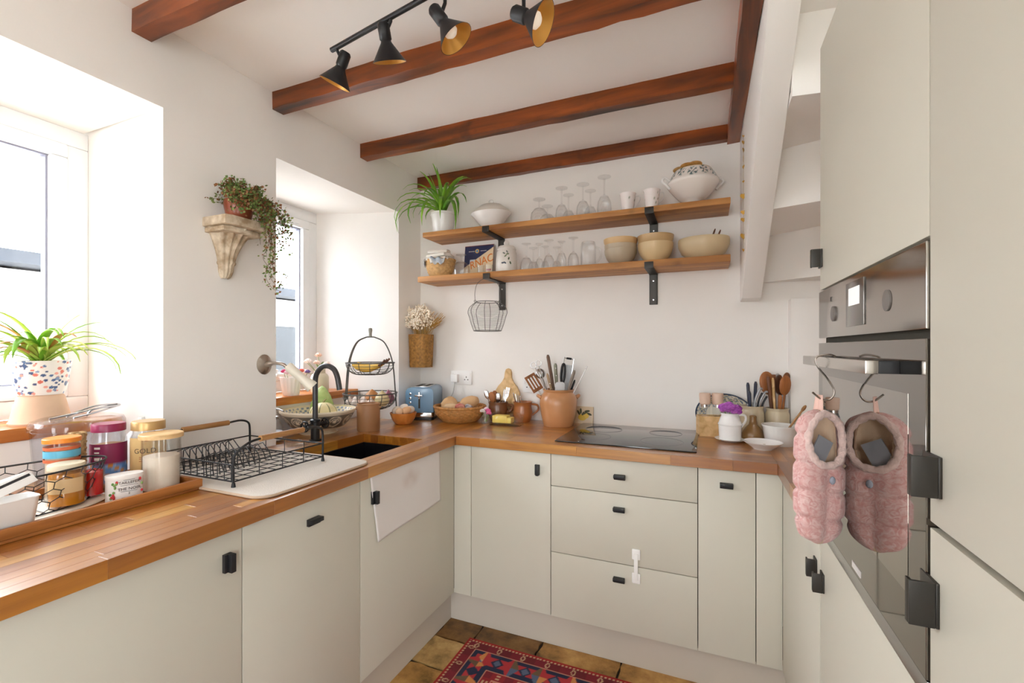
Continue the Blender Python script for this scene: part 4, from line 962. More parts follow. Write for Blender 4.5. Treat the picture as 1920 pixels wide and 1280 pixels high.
bag('bread_roll', 'pale bread roll in clear wrap at the front of the bread basket', 'bread', (-.03, -.055, .08), (.04, .032, .026), mat('bread crust', '#e2c39a', .6, vary=.15, vscale=20), (0, 0, .4))
bag('snack_packet', 'small red and white snack packet in the bread basket', 'packet', (.03, -.05, .085), (.028, .016, .024), mat('snack foil', '#d8a08a', .35, col2='#b5433f', vscale=30), (.3, 0, .2))
bag('snack_packet', 'small dark purple snack packet in the bread basket', 'packet', (.075, -.035, .08), (.026, .016, .024), mat('dark foil', '#efe6e0', .35, col2='#3b2f4d', vscale=35), (.3, .2, -.2))
# mini vase
mv = thing('bud_vase', 'tiny clear glass vase with pink and white flowers beside the bread basket', 'vase', (-1.128, 2.285, WT))
MB().lathe(shell([(.02, 0), (.023, .004), (.025, .02), (.02, .04), (.022, .052), (.023, .054)], .002), 28).obj('vase_body', M_glass, mv)
for (x, y, z), c_ in (((.016, 0, .072), '#d9669a'), ((-.018, 0, .068), '#f2ebe6'), ((0, .012, .078), '#f0d7dd'), ((.026, -.01, .06), '#e0709f')):
    stem(mv, (x*.2, y*.2, .01), (x, y, z-.01)); flower(mv, (x, y, z-.006), .017, mat('petal '+c_, c_, .6))
# brown pot with spoons
def utensil(kind, lab, cat, base_, tip, m, r=.004, head=None, hm=None, group=None, roll=0.0):
    """long tool from base (inside vessel) to tip; head built about the tip"""
    a, b = Vector(base_), Vector(tip); ax = (b-a).normalized(); L_ = (b-a).length
    t = thing(kind, lab, cat, a, 0, group); q = up3.rotation_difference(ax)
    t.rotation_mode = 'QUATERNION'
    from mathutils import Quaternion
    t.rotation_quaternion = q @ Quaternion((0, 0, 1), roll)
    return t, L_
def spoon(lab, a, b, m, bw=.018, bl=.055, roll=0, group=None, kind='spoon', r=.0035):
    t, L_ = utensil(kind, lab, 'spoon', a, b, m, roll=roll, group=group)
    MB().tube([(0, 0, 0), (0, 0, L_-bl*.9)], [r, r*.8], 8).obj('handle', m, t)
    MB().ell((0, 0, L_-bl/2), (bw, bw*.28, bl*.55), 16, 10).obj('bowl', m, t)
    return t
def fork(lab, a, b, roll=0, group=None):
    t, L_ = utensil('fork', lab, 'fork', a, b, M_silver, roll=roll, group=group)
    MB().box(-.003, .003, -.001, .001, 0, L_-.065).obj('handle', M_silver, t)
    MB().prism([(-.003, L_-.065), (.003, L_-.065), (.011, L_-.05), (.011, L_-.04), (-.011, L_-.04), (-.011, L_-.05)], -.001, .001, 'y').obj('neck', M_silver, t)
    for k in range(4): MB().box(-.011+.0062*k, -.0078+.0062*k, -.001, .001, L_-.04, L_).obj('tine', M_silver, t)
    return t
def knife_handle(lab, a, b, m, w_=.011, d_=.007, rivets=0, kind='kitchen_knife', cat='knife', group=None, roll=0, hl=.11, taper=.8):
    """blade down in the vessel, handle up"""
    t, L_ = utensil(kind, lab, cat, a, b, m, roll=roll, group=group)
    MB().box(-w_*.9, w_*.9, -.0012, .0012, 0, L_-hl).obj('blade', M_silver, t, smooth=False)
    MB().tube([(0, 0, L_-hl), (0, 0, L_-hl*.6), (0, 0, L_-.012), (0, 0, L_)], [w_*taper, w_, w_*1.05, w_*.6], 10, flat=d_/w_).xf(Matrix.Identity(4)).obj('handle', m, t)
    for k in range(rivets):
        for sg in (-1, 1): MB().ell((0, sg*d_*1.0, L_-hl*.8+hl*.3*k), (.003, .0015, .003), 8, 5).v
        MB().tube([(-d_*1.02, 0, L_-hl*.8+hl*.3*k), (d_*1.02, 0, L_-hl*.8+hl*.3*k)], .0026, 8).obj('rivet', M_silver, t)
        MB().tube([(0, -w_*1.05, L_-hl*.8+hl*.3*k), (0, w_*1.05, L_-hl*.8+hl*.3*k)], .0026, 8).obj('rivet', M_silver, t)
    return t
pot_c = Vector((-1.105, 2.405, WT))
bp_ = thing('brown_glazed_pot', 'brown glazed handled pot of spoons in front of the chopping board', 'pot', pot_c)
MB().lathe(shell([(.042, 0), (.044, .003), (.056, .03), (.06, .055), (.055, .085), (.053, .095), (.058, .108), (.058, .11)], .005), 44).obj('pot_body', M_brown, bp_)
MB().tube(arc([RV*.05+up3*.092, RV*.085-FV*.02+up3*.086, RV*.07-FV*.03+up3*.06, RV*.045-FV*.02+up3*.05], 5), .009, 8).obj('handle', M_brown, bp_)
def inpot(c, dx, dy, h, k=.25): return (c+RV*dx*k+FV*dy*k+up3*.012, c+RV*dx+FV*dy+up3*h)
SG = 'cutlery in the brown pot'
for i, (dx, dy, h, kind) in enumerate(((-.072, .0, .175, 's'), (-.04, -.012, .165, 'w'), (-.022, .01, .17, 'w'), (.002, -.018, .16, 's'), (.035, .0, .185, 'k'), (.05, -.008, .18, 'f'), (.058, .015, .19, 'f'))):
    a, b = inpot(pot_c, dx, dy, h, .35)
    labs = ['steel spoon leaning far left in the brown pot', 'dark wooden spoon at the front of the brown pot', 'dark wooden spoon at the back of the brown pot', 'steel spoon in the middle of the brown pot', 'steel table knife in the brown pot', 'steel fork at the front right of the brown pot', 'steel fork at the far right of the brown pot']
    if kind == 's': spoon(labs[i], a, b, M_silver, .016, .05, .4, SG)
    elif kind == 'w': spoon(labs[i], a, b, M_mwood, .019, .058, .4, SG, 'wooden_spoon')
    elif kind == 'f': fork(labs[i], a, b, .4, SG)
    else: knife_handle(labs[i], a, b, M_silver, .008, .0025, 0, 'table_knife', 'knife', SG, .4, .08)
# chopping board
cbx = at(951, 740, Y=2.49)
cbd = thing('chopping_board', 'pale wooden paddle chopping board leaning on the back wall', 'chopping board', (cbx.x, 2.462, WT)); cbd.rotation_euler = (-.14, 0, 0)
q = [(-.083, 0), (.083, 0), (.085, .12), (.08, .16), (.06, .195), (.036, .222), (.024, .245), (.021, .28), (.015, .297), (0, .303)]
poly = q+[(-x, z) for x, z in reversed(q[2:-1])]
MB().prism(poly, 0, .017, 'y').obj('board', M_lwood, cbd, bevel=.003)
# small jug with sharpening tools
jc = Vector((-.962, 2.43, WT))
jg = thing('small_jug', 'small orange-brown jug with handle behind the butter dish', 'jug', jc)
MB().lathe(shell([(.042, 0), (.044, .003), (.055, .03), (.057, .055), (.05, .085), (.051, .105), (.056, .112), (.056, .114)], .005), 40).obj('jug_body', mat('orange glaze', '#b06c3a', .3, vary=.2, vscale=6, coat=.4), jg)
MB().tube(arc([RV*.05+up3*.1, RV*.085+up3*.092, RV*.088+up3*.065, RV*.052+up3*.035], 6), .006, 8).obj('handle', MATS['orange glaze'], jg)
for i in range(4): knife_handle('slim steel knife standing in the small jug', *inpot(jc, -.055+.013*i, .005*i, .165-.006*i, .3), M_silver, .005, .003, 0, 'table_knife', 'knife', 'slim knives in the small jug', .3*i, .09)
# butter dish
bd = thing('butter_dish', 'clear glass butter dish with a yellow block inside', 'butter dish', (-1.0, 2.285, WT), .05)
MB().prism(rrect(-.088, .088, -.046, .046, .016, 4), 0, .012, 'z').obj('dish_base', M_glass, bd, bevel=.002)
m = MB(); lo, hi = rrect(-.084, .084, -.042, .042, .014, 4), rrect(-.072, .072, -.032, .032, .012, 4); n_ = len(lo)
m.add([(x, y, .0125) for x, y in lo]+[(x*1.06, y*1.06, .045) for x, y in lo]+[(x, y, .068) for x, y in hi], [(i, (i+1) % n_, n_+(i+1) % n_, n_+i) for i in range(n_)]+[(n_+i, n_+(i+1) % n_, 2*n_+(i+1) % n_, 2*n_+i) for i in range(n_)]+[tuple(range(2*n_, 3*n_))])
m.obj('dish_lid', M_glass, bd)
MB().box(-.072, .012, -.03, .03, .0135, .052).obj('butter_block', mat('butter', '#f2d768', .5), bd, bevel=.003); MB().box(.0125, .035, -.028, .03, .0135, .042).obj('butter_block', MATS['butter'], bd, bevel=.003)
# big crock
bc = Vector((-.735, 2.385, WT))
bk = thing('utensil_crock', 'large orange stoneware crock of kitchen tools beside the hob', 'crock', bc)
MB().lathe(shell([(.078, 0), (.081, .004), (.094, .06), (.102, .12), (.1, .152), (.086, .172), (.08, .182), (.085, .192), (.085, .197)], .006), 56).obj('crock_body', M_stone, bk)
for sg in (-1, 1): MB().tube(arc([RV*sg*.094-FV*.02+up3*.15, RV*sg*.112+up3*.162, RV*sg*.094+FV*.02+up3*.15], 5), .009, 8).obj('lug_handle', M_stone, bk)
def px2off(px, py, dy=0.0):
    """tool tip seen at px,py on the plane through the crock centre"""
    p = at(px, py, Y=bc.y+dy); return p
UG = 'tools in the large crock'
def tool(px0, px1, py1, dy=0):
    b = px2off(px1, py1, dy); k = px2off(px0, 735, dy*.4); k.z = WT+.06; k.x = bc.x+(k.x-bc.x)*.55; k.y = bc.y+dy*.3
    return k, b
# slotted wooden turner
a, b = tool(1030, 992, 703, -.03); t, L_ = utensil('slotted_turner', 'copper-brown slotted turner leaning left in the crock', 'spatula', a, b, M_mwood, roll=.9, group=UG)
cop = mat('copper brown', '#a9714c', .35, metal=.3)
MB().tube([(0, 0, 0), (0, 0, L_-.1)], .0035, 8).obj('handle', M_silver, t)
hd_ = MB()
for x0, x1 in ((-.035, -.024), (-.014, -.005), (.005, .014), (.024, .035)): hd_.box(x0, x1, -.0015, .0015, L_-.1, L_)
hd_.box(-.024, .024, -.0015, .0015, L_-.1, L_-.082).box(-.024, .024, -.0015, .0015, L_-.015, L_).obj('blade', cop, t, smooth=False)
# scissors / whisk loops
a, b = tool(1040, 1003, 678, .0); t, L_ = utensil('scissors', 'steel ring-handled scissors at the back left of the crock', 'scissors', a, b, M_silver, group=UG, roll=.3)
for sg in (-1, 1):
    MB().tube(arc([(0, 0, 0), (sg*.006, 0, L_-.09), (sg*.011, 0, L_-.03)], 4), .003, 7).obj('blade', M_silver, t)
    MB().tube([(sg*.016+.015*math.cos(2*PI*k/16), 0, L_-.015+.017*math.sin(2*PI*k/16)) for k in range(16)], .003, 6, closed=True).obj('finger_ring', M_silver, t)
for i, (p0, p1, py, dy, m_, w_, riv, lab, hl) in enumerate((
    (1045, 1027, 665, .02, mat('grey brown wood', '#6e5140', .6), .013, 0, 'tall grey-brown wooden handle in the large crock', .2),
    (1048, 1041, 681, -.02, mat('olive handle', '#7f7f6c', .5), .013, 3, 'riveted olive-grey knife handle in the large crock', .13),
    (1056, 1077, 694, -.02, mat('taupe handle', '#84776b', .5), .012, 0, 'taupe knife handle leaning right in the large crock', .12),
    (1046, 1026, 700, -.05, mat('cork handle', '#a68b6c', .6), .010, 2, 'pale riveted wooden knife handle at the front of the large crock', .11),
    (1060, 1078, 712, .0, M_blk, .008, 0, 'short black knife handle at the right of the large crock', .09))):
    a, b = tool(p0, p1, py, dy); knife_handle(lab, a, b, m_, w_, w_*.7, riv, group=UG, roll=.4, hl=hl)
a, b = tool(1052, 1057, 681, -.01); t, L_ = utensil('peeler', 'black looped handle tool in the large crock', 'utensil', a, b, M_blk, group=UG, roll=.4)
MB().tube([(.010*math.cos(2*PI*k/24), 0, L_-.055+.053*math.sin(2*PI*k/24)) for k in range(24)], .006, 8, closed=True).obj('handle', M_blk, t); MB().box(-.006, .006, -.0015, .0015, 0, L_-.1).obj('blade', M_silver, t, smooth=False)
a, b = tool(1056, 1067, 672, .03); t, L_ = utensil('grater', 'flat steel grater with black top grip in the large crock', 'grater', a, b, M_silver, group=UG, roll=.4)
MB().box(-.025, .025, -.001, .001, L_-.18, L_-.035).obj('blade', mat('grater steel', '#b9bcc0', .3, metal=.9, bump=.8, bscale=250), t, smooth=False)
MB().tube(arc([(-.026, 0, L_-.18), (-.026, 0, L_-.01), (-.02, 0, L_), (.02, 0, L_), (.026, 0, L_-.012), (.026, 0, L_-.18)], 4), .003, 7).obj('frame', M_silver, t)
MB().tube([(-.014, 0, L_), (.014, 0, L_)], .0055, 8).obj('grip', M_blk, t)
a, b = tool(1062, 1101, 686, .0); t, L_ = utensil('skewer', 'thin steel skewer leaning far right in the crock', 'skewer', a, b, M_silver, group=UG)
MB().tube([(0, 0, 0), (0, 0, L_)], .0022, 6).obj('shaft', M_silver, t); MB().tube([(0, 0, L_-.02), (0, 0, L_)], .0034, 6).obj('tip_grip', M_steel, t)
a, b = tool(1050, 1050, 716, -.055); t, L_ = utensil('rubber_spatula', 'pale rubber spatula head low in the crock', 'spatula', a, b, M_wht, group=UG, roll=.4)
MB().tube([(0, 0, 0), (0, 0, L_-.05)], .005, 8).obj('handle', M_lwood, t); MB().prism(rrect(-.025, .025, L_-.06, L_, .014, 4), -.003, .003, 'y').obj('head', mat('pale rubber', '#d5d6d8', .5), t, bevel=.001)
a, b = tool(1040, 1013, 700, .03); t, L_ = utensil('ladle', 'dark steel ladle leaning left behind the turner', 'ladle', a, b, M_steel, group=UG, roll=.4)
MB().tube([(0, 0, 0), (0, 0, L_)], .0035, 7).obj('handle', M_steel, t); MB().ell((0, 0, L_), (.028, .012, .03), 16, 10).obj('bowl', M_steel, t)
# lemon tile
lp = at(1093, 780, Y=2.49); lt = thing('lemon_tile', 'cream tile with a painted lemon and dark leaves leaning behind the crock', 'tile', (lp.x+.004, 2.486, WT)); lt.rotation_euler = (-.16, 0, 0)
MB().box(-.052, .052, 0, .012, 0, .095).obj('tile_body', mat('cream tile', '#d9c3a2', .35), lt, bevel=.002)
for x, z, rx_, rz_, c_ in ((-.008, .035, .024, .018, '#d9b43a'), (.012, .045, .017, .016, '#e3c04a')): MB().ell((x, -.0004, z), (rx_, .0012, rz_), 16, 8).obj('painted_lemon', mat('lemon '+c_, c_, .5), lt)
for k in range(6):
    o = MB().ell((0, 0, 0), (.016, .0012, .006), 10, 6).obj('painted_leaf', mat('painted leaf', '#4a4a2c', .5), lt, loc=(-.03+.012*k, -.0004, .06+.01*math.sin(k*2)), ); o.rotation_euler = (0, 1.0+.5*k, 0)
# ================================================================ RIGHT CORNER CLUSTER
pl_ = thing('oval_platter', 'oval blue-rimmed patterned platter leaning on the back wall behind the mills', 'platter', (at(1357, 760, Y=2.485).x, 2.452, WT)); pl_.rotation_euler = (-.2, 0, 0)
m = MB(); RX, RZ = .128, .098
m.grid(lambda u, v: ((v*RX)*math.cos(2*PI*u), .012-(.018*max(0, v-.62)/.38), RZ+(v*RZ)*math.sin(2*PI*u)), 96, 40, cu=True)
m.grid(lambda u, v: ((v*RX)*math.cos(2*PI*u), .016-(.018*max(0, v-.62)/.38), RZ+(v*RZ)*math.sin(2*PI*u)), 96, 20, cu=True)
m.tube([(RX*math.cos(2*PI*i/96), -.004, RZ+RZ*math.sin(2*PI*i/96)) for i in range(96)], .0025, 5, closed=True)
o = m.obj('platter_body', painted('platter glaze', .2, .4), pl_, ang=60)
def platcol(v):
    r = math.hypot(v.x/RX, (v.z-RZ)/RZ); a = math.atan2((v.z-RZ)/RZ, v.x/RX)
    if r > .965: return hx('#2f4058')
    if r > .66:
        k = math.sin(a*18)*math.sin(r*38)+.6*math.sin(a*31+r*50)
        return hx('#5d7186') if k > .35 else (hx('#a79a7a') if k < -.8 else hx('#dcd8c6'))
    return hx('#dfdac9') if r < .62 else hx('#8c98a2')
paint(o, platcol)
gx = Vector((.028, 2.40, WT))
gb = thing('mill_box', 'pale wooden box holding two pepper mills beside the hob', 'box', gx, .25)
m = MB().box(-.062, .062, -.032, .032, 0, .006).box(-.062, -.056, -.032, .032, .006, .095).box(.056, .062, -.032, .032, .006, .095).box(-.056, .056, -.032, -.026, .006, .095).box(-.056, .056, .026, .032, .006, .095)
m.obj('box_body', M_lwood, gb, smooth=False)
M_mill = mat('pale pink wood', '#d9bba6', .5)
for k, lb in ((-1, 'left pale wooden mill with a clear glass body'), (1, 'right pale wooden mill with a clear glass body')):
    p = gx+Vector((.029*k*math.cos(.25), .029*k*math.sin(.25), .0065)); t = thing('pepper_mill', lb, 'mill', p, 0, 'pepper mills')
    MB().lathe([(0, 0), (.021, 0), (.021, .09), (.0225, .1), (.0225, .135), (.02, .137), (0, .137)], 28).obj('mill_body', M_glass, t)
    MB().lathe([(0, .001), (.018, .001), (.018, .085), (0, .086)], 20).obj('contents', mat('pink salt', '#ead3cb', .8, bump=.5) if k < 0 else mat('peppercorn', '#5a4a42', .8, bump=.8), t)
    MB().lathe([(0, .137), (.02, .137), (.02, .143), (.0245, .146), (.0265, .19), (.0245, .196), (0, .196)], 28).obj('mill_head', M_mill, t)
    MB().lathe([(.0215, .13), (.0228, .13), (.0228, .142), (.0215, .142)], 28).obj('collar', M_chr, t)
# white jug with purple flowers on a saucer
jx = Vector((.104, 2.278, WT))
sa = tag(MB().lathe([(0, 0), (.035, 0), (.04, .003), (.062, .011), (.063, .013), (.04, .007), (0, .006)], 44).obj('saucer', M_wht, None, loc=jx), 'white saucer under the white jug', 'saucer')
jz = jx+up3*.0075
wj = thing('white_jug', 'chipped white jug of purple flowers beside the hob', 'jug', jz)
MB().lathe(shell([(.042, 0), (.045, .003), (.047, .04), (.0485, .066), (.0505, .068), (.0505, .072), (.048, .074), (.04, .098), (.036, .108), (.039, .118), (.039, .12)], .004), 44).obj('jug_body', M_wht, wj)
MB().tube(arc([RV*.036+up3*.11, RV*.066+up3*.108, RV*.07+up3*.085, RV*.05+up3*.055], 6), .0055, 8).obj('handle', M_wht, wj)
M_pur = mat('purple petals', '#9a3aa6', .6, col2='#c272c9', vscale=60)
for i, (a, b, z) in enumerate(((-.03, -.02, .135), (-.008, -.03, .142), (.015, -.02, .14), (.0, .01, .15), (.03, 0, .138), (-.022, .015, .142), (.012, -.035, .128))):
    stem(wj, (0, 0, .05), tuple(RV*a+FV*b+up3*(z-.01))); flower(wj, tuple(RV*a+FV*b+up3*(z-.006)), .024, M_pur, 8)
# pear-shaped bottle
tag(MB().lathe([(0, 0), (.04, 0), (.047, .012), (.046, .035), (.034, .058), (.018, .075), (.014, .095), (.015, .112), (.011, .116), (0, .118)], 36).obj('stoneware_flask', mat('ochre glaze', '#8c6636', .3, vary=.25, vscale=8, coat=.4), None, loc=(.2, 2.322, WT)), 'small ochre pear-shaped flask behind the white jug', 'flask')
# two utensil crocks
M_crk = mat('putty glaze', '#cfc0a2', .35, vary=.08, vscale=6, coat=.2)
kA, kB = Vector((.205, 2.425, WT)), Vector((.310, 2.435, WT))
for c_, lb, hh in ((kA, 'putty-coloured crock holding knives and scissors', .145), (kB, 'putty-coloured crock holding wooden spoons', .138)):
    t = thing('utensil_crock', lb, 'crock', c_, 0, 'pair of putty crocks')
    MB().lathe(shell([(.046, 0), (.049, .004), (.051, hh*.8), (.046, hh*.9), (.045, hh*.95), (.049, hh), (.049, hh+.003)], .005), 40).obj('crock_body', M_crk, t)
M_navy = mat('navy handle', '#2b3146', .4)
def tl(c, px, py, dy=0, k=.3):
    b = at(px, py, Y=c.y+dy); a = c+(b-c)*.0; a = Vector((c.x+(b.x-c.x)*k, c.y+dy*k, c.z+.012)); return a, b
KG = 'knives in the putty crock'
for px, py, dy, lb in ((1402, 717, .02, 'navy knife handle at the far left of the putty crock'), (1417, 715, .02, 'navy knife handle at the back of the putty crock'), (1405, 733, -.02, 'navy knife handle at the front of the putty crock')):
    a, b = tl(kA, px, py, dy); knife_handle(lb, a, b, M_navy, .011, .007, 0, group=KG, hl=.1)
for px, py, dy, lb in ((1426, 728, -.025, 'grey bowed scissor handle at the front of the putty crock'), (1436, 734, -.015, 'grey bowed scissor handle beside the wooden spoons')):
    a, b = tl(kA, px, py, dy, .2); t, L_ = utensil('poultry_shears', lb, 'scissors', a, b, M_steel, group='shears in the putty crock', roll=.3)
    MB().tube(arc([(-.012, 0, L_-.12), (-.016, 0, L_-.06), (-.004, 0, L_-.006), (.008, 0, L_)], 5), .0055, 8).obj('handle', mat('grey grip', '#9a9a9c', .35, metal=.4), t)
    MB().tube(arc([(.004, 0, L_-.11), (.0, 0, L_-.06), (.01, 0, L_-.02)], 5), .0045, 8).obj('inner_grip', M_blk, t); MB().box(-.008, .004, -.001, .001, 0, L_-.11).obj('blade', M_silver, t, smooth=False)
SG2 = 'wooden tools in the putty crock'
a, b = tl(kB, 1436, 698, .015, .2); spoon('broad orange-brown wooden spoon at the left of the crock', a, b, M_mwood, .036, .1, .3, SG2, 'wooden_spoon', .006)
a, b = tl(kB, 1455, 702, .025, .2); t, L_ = utensil('wooden_spatula', 'flat dark wooden spatula at the back of the crock', 'spatula', a, b, M_dwood, group=SG2, roll=.3)
MB().tube([(0, 0, 0), (0, 0, L_-.09)], .006, 8).obj('handle', M_dwood, t); MB().prism(rrect(-.026, .026, L_-.1, L_, .012, 4), -.003, .003, 'y').obj('blade', M_dwood, t, bevel=.001)
a, b = tl(kB, 1440, 706, -.02, .3); knife_handle('dark wooden stick handle in the crock', a, b, M_dwood, .008, .008, 0, 'wooden_stick', 'utensil', SG2, 0, .2)
a, b = tl(kB, 1449, 708, -.015, .3); knife_handle('pale wooden stick handle in the crock', a, b, M_lwood, .007, .006, 0, 'wooden_stick', 'utensil', SG2, 0, .2)
a, b = tl(kB, 1458, 700, -.005, .3); t, L_ = utensil('palette_knife', 'grey steel palette knife in the crock', 'knife', a, b, M_steel, group=SG2, roll=.4)
MB().prism(rrect(-.009, .009, .1, L_, .008, 4), -.001, .001, 'y').obj('blade', M_steel, t); MB().tube([(0, 0, 0), (0, 0, .105)], .007, 8).obj('handle', M_mwood, t)
a, b = tl(kB, 1476, 699, .02, .3); spoon('small dark wooden spoon at the back right of the crock', a, b, M_dwood, .018, .05, .4, SG2, 'wooden_spoon', .005)
a, b = tl(kB, 1474, 705, -.02, .3); spoon('brown wooden spoon at the front right of the crock', a, b, M_mwood, .027, .085, .4, SG2, 'wooden_spoon', .005)
a, b = tl(kB, 1463, 740, -.03, .3); knife_handle('short orange wooden handle in the crock', a, b, M_mwood, .008, .008, 0, 'wooden_stick', 'utensil', SG2, 0, .08)
# white bowl, dish, plates
bx_ = Vector((.302, 2.282, WT))
tag(MB().lathe(shell([(.055, 0), (.057, .003), (.064, .04), (.069, .075), (.073, .08), (.073, .086)], .005), 44).obj('white_basin', mat('grey white glaze', '#e2e0dc', .25, coat=.3), None, loc=bx_), 'deep grey-white basin in front of the putty crocks', 'bowl')
b_ = at(1511, 760, Y=2.27); spoon('pale wooden pestle spoon leaning out of the white basin', bx_+up3*.02+RV*.0, b_, M_grip, .007, .03, 0, None, 'wooden_spoon', .005)
ds_ = thing('shallow_dish', 'shallow white dish with small sprig print on the right worktop', 'dish', (.222, 2.155, WT))
o = MB().lathe(shell([(.036, 0), (.038, .003), (.05, .012), (.068, .026), (.074, .03), (.0745, .0315)], .003), 64).obj('dish_body', M_wht, ds_)
for k in range(5): MB().ell((.03*math.cos(k*1.3), .03*math.sin(k*1.3), .0145), (.006, .003, .0006), 8, 5).obj('printed_sprig', mat('sprig print', '#8f7f55', .6), ds_)
M_plate = mat('plate glaze', '#efe9dc', .25, coat=.3); zz = WT
PX = (.438, 2.365)
PLB = ['stacked cream plate, number %s up from the worktop' % w_ for w_ in ('one', 'two', 'three', 'four', 'five', 'six')]
for k in range(6):
    tag(MB().lathe([(0, 0), (.035, 0), (.037, .003), (.058, .008), (.066, .0125), (.0665, .014), (.057, .0105), (.035, .006), (0, .006)], 44).obj('side_plate', M_plate, None, loc=(*PX, zz)), PLB[k], 'plate', 'plates in the right stack'); zz += .0085
zz += .0055
for k in range(4):
    tag(MB().lathe(shell([(.028, 0), (.03, .002), (.044, .014), (.052, .026)], .003), 40).obj('small_bowl', M_plate, None, loc=(*PX, zz)), 'stacked cream bowl, %s above the plates' % ('first', 'second', 'third', 'topmost')[k], 'bowl', 'bowls in the right stack'); zz += .013
# ================================================================ SHELVES
YF = 2.295
def shelf(z0, z1, x0, x1, lab, brs):
    t = thing('wall_shelf', lab, 'shelf', ((x0+x1)/2, YB, z1))
    hl = (x1-x0)/2
    MB().box(-hl, hl, YF-YB, -.001, z0-z1, 0).obj('board', M_shelf, t, bevel=.003)
    for px, py in brs:
        X_ = at(px, py, Y=YB).x-t.location.x; dz = z0-z1
        b = MB(); w_ = .021
        prof = [(-.001, dz-.0005), (-.001, dz-.165), (-.008, dz-.165), (-.008, dz-.0075), (YF-YB-.007, dz-.0075), (YF-YB-.007, dz+.024), (YF-YB-.0005, dz+.024), (YF-YB-.0005, dz-.0005)]
        b.prism(prof, X_-w_, X_+w_, 'x')
        br = b.obj('bracket', M_steelblk, t, bevel=.0008)
        for z in (dz-.04, dz-.14): MB().lathe([(0, 0), (.0055, 0), (.004, .003), (0, .0035)], 12).xf(Matrix.Rotation(PI/2, 4, 'X')).obj('screw', M_silver, br, loc=(X_, -.008, z))
    return t
shelf(1.989, 2.018, -1.55, .1075, 'upper honey pine wall shelf holding glasses and tureens', ((941, 460), (1226, 430)))
shelf(1.725, 1.758, -1.585, .1075, 'lower honey pine wall shelf holding bowls and stemware', ((942.5, 550), (1225.5, 530)))
ZU, ZL = 2.0183, 1.7583
def S(px, ytop, z, Y=2.40):
    p = at(px, ytop, Y=Y); h = p.z-z; d_ = dep(p); c_ = math.cos(math.atan((px-960)/F))
    return Vector((p.x, Y, z)), h, d_*c_/F
# plant on shelf
p, h, k = S(831, 401, ZU, 2.395)
sp2 = thing('potted_spider_plant', 'bright green spider plant in a white pot at the left end of the top shelf', 'plant', p)
MB().lathe(shell([(.055, 0), (.057, .003), (.073, h-.012), (.076, h-.012), (.077, h)], .004), 44).obj('pot', M_wht, sp2)
MB().lathe([(0, h-.016), (.068, h-.016), (.068, h-.013), (0, h-.01)], 28).obj('soil', M_soil, sp2)
r5 = random.Random(9); sp = []
for i in range(30): sp.append((r5.uniform(.2, .36), r5.uniform(1.8, 3.2), r5.uniform(.009, .014), r5.uniform(0, 6.28), r5.uniform(.08, .6)))
sp += [(.33, .5, .015, 4.3, .1), (.34, 1.7, .014, 5.9, .25), (.36, 2.2, .012, 3.6, .4), (.33, 2.4, .013, 5.8, .5), (.42, 2.9, .016, 4.0, .7), (.40, 3.0, .016, 4.4, .75), (.38, 3.0, .015, 5.2, .7), (.38, 3.1, .014, 5.6, .65), (.28, .6, .013, 4.9, .12), (.26, .5, .013, 3.9, .08), (.3, 1.2, .013, 4.6, .25), (.46, 2.5, .016, 4.3, 1.0), (.44, 2.4, .015, 4.9, 1.0), (.46, 2.6, .015, 5.5, 1.0), (.4, 2.6, .014, 3.8, .95)]
spider(sp2, h-.012, [q for q in sp if not .25 < q[3] % 6.283 < 2.9], [M_leaf, M_leaf, mat('spider leaf deep', '#4d8a1a', .45, col2='#7fb437', vscale=14)])
# lidded vegetable dish
p, h, k = S(921, 402, ZU, 2.405)
ld = thing('lidded_dish', 'white lidded vegetable dish beside the shelf plant', 'dish', p)
MB().lathe(shell([(.05, 0), (.052, .004), (.06, .02), (.1, h*.75), (.122, h), (.123, h+.002)], .005), 48, sy=.8, sx=1).obj('dish_body', M_wht, ld)
MB().lathe([(.112, h+.001), (.104, h+.024), (.062, h+.052), (0, h+.062), (0, h+.057), (.06, h+.046), (.1, h+.018)], 48, sy=.8).obj('lid', mat('lid glaze', '#ddd6cc', .3, coat=.3), ld)
MB().ell((0, 0, h+.072), (.016, .011, .014), 14, 8).obj('knob', M_wht, ld)
def goblet(px, ytop, z, Y, lab, br=.034, kind=0, grp='upturned glasses on the shelves', foot=.031, bowl=.5):
    p, h, k = S(px, ytop, z, Y); t = thing('stem_glass', lab, 'glass', p, 0, grp); zb = h*bowl
    pf = [(br, 0), (br*1.03, zb*.35), (br*.95, zb*.65), (br*.6, zb*.93), (.007, zb), (.0045, zb+.006)]
    inn = [(br-.0016, 0), (br*1.03-.0016, zb*.35), (br*.95-.0016, zb*.65), (br*.57, zb*.9), (0, zb*.95)]
    MB().lathe(list(reversed(inn))+pf+[(0, zb+.006)], 30).obj('bowl', M_glassw, t)
    MB().lathe([(0, zb+.006), (.0045, zb+.0065), (.004, h*.8), (.006, h-.012), (0, h-.012)], 14).obj('stem', M_glassw, t)
    MB().lathe([(0, h-.012), (.007, h-.011), (foot, h-.004), (foot, h-.001), (.01, h-.002), (0, h-.003)], 30).obj('foot', M_glassw, t)
    return t
M_glassw = glass('table glass', (.985, .987, .987, 1), 1.5)
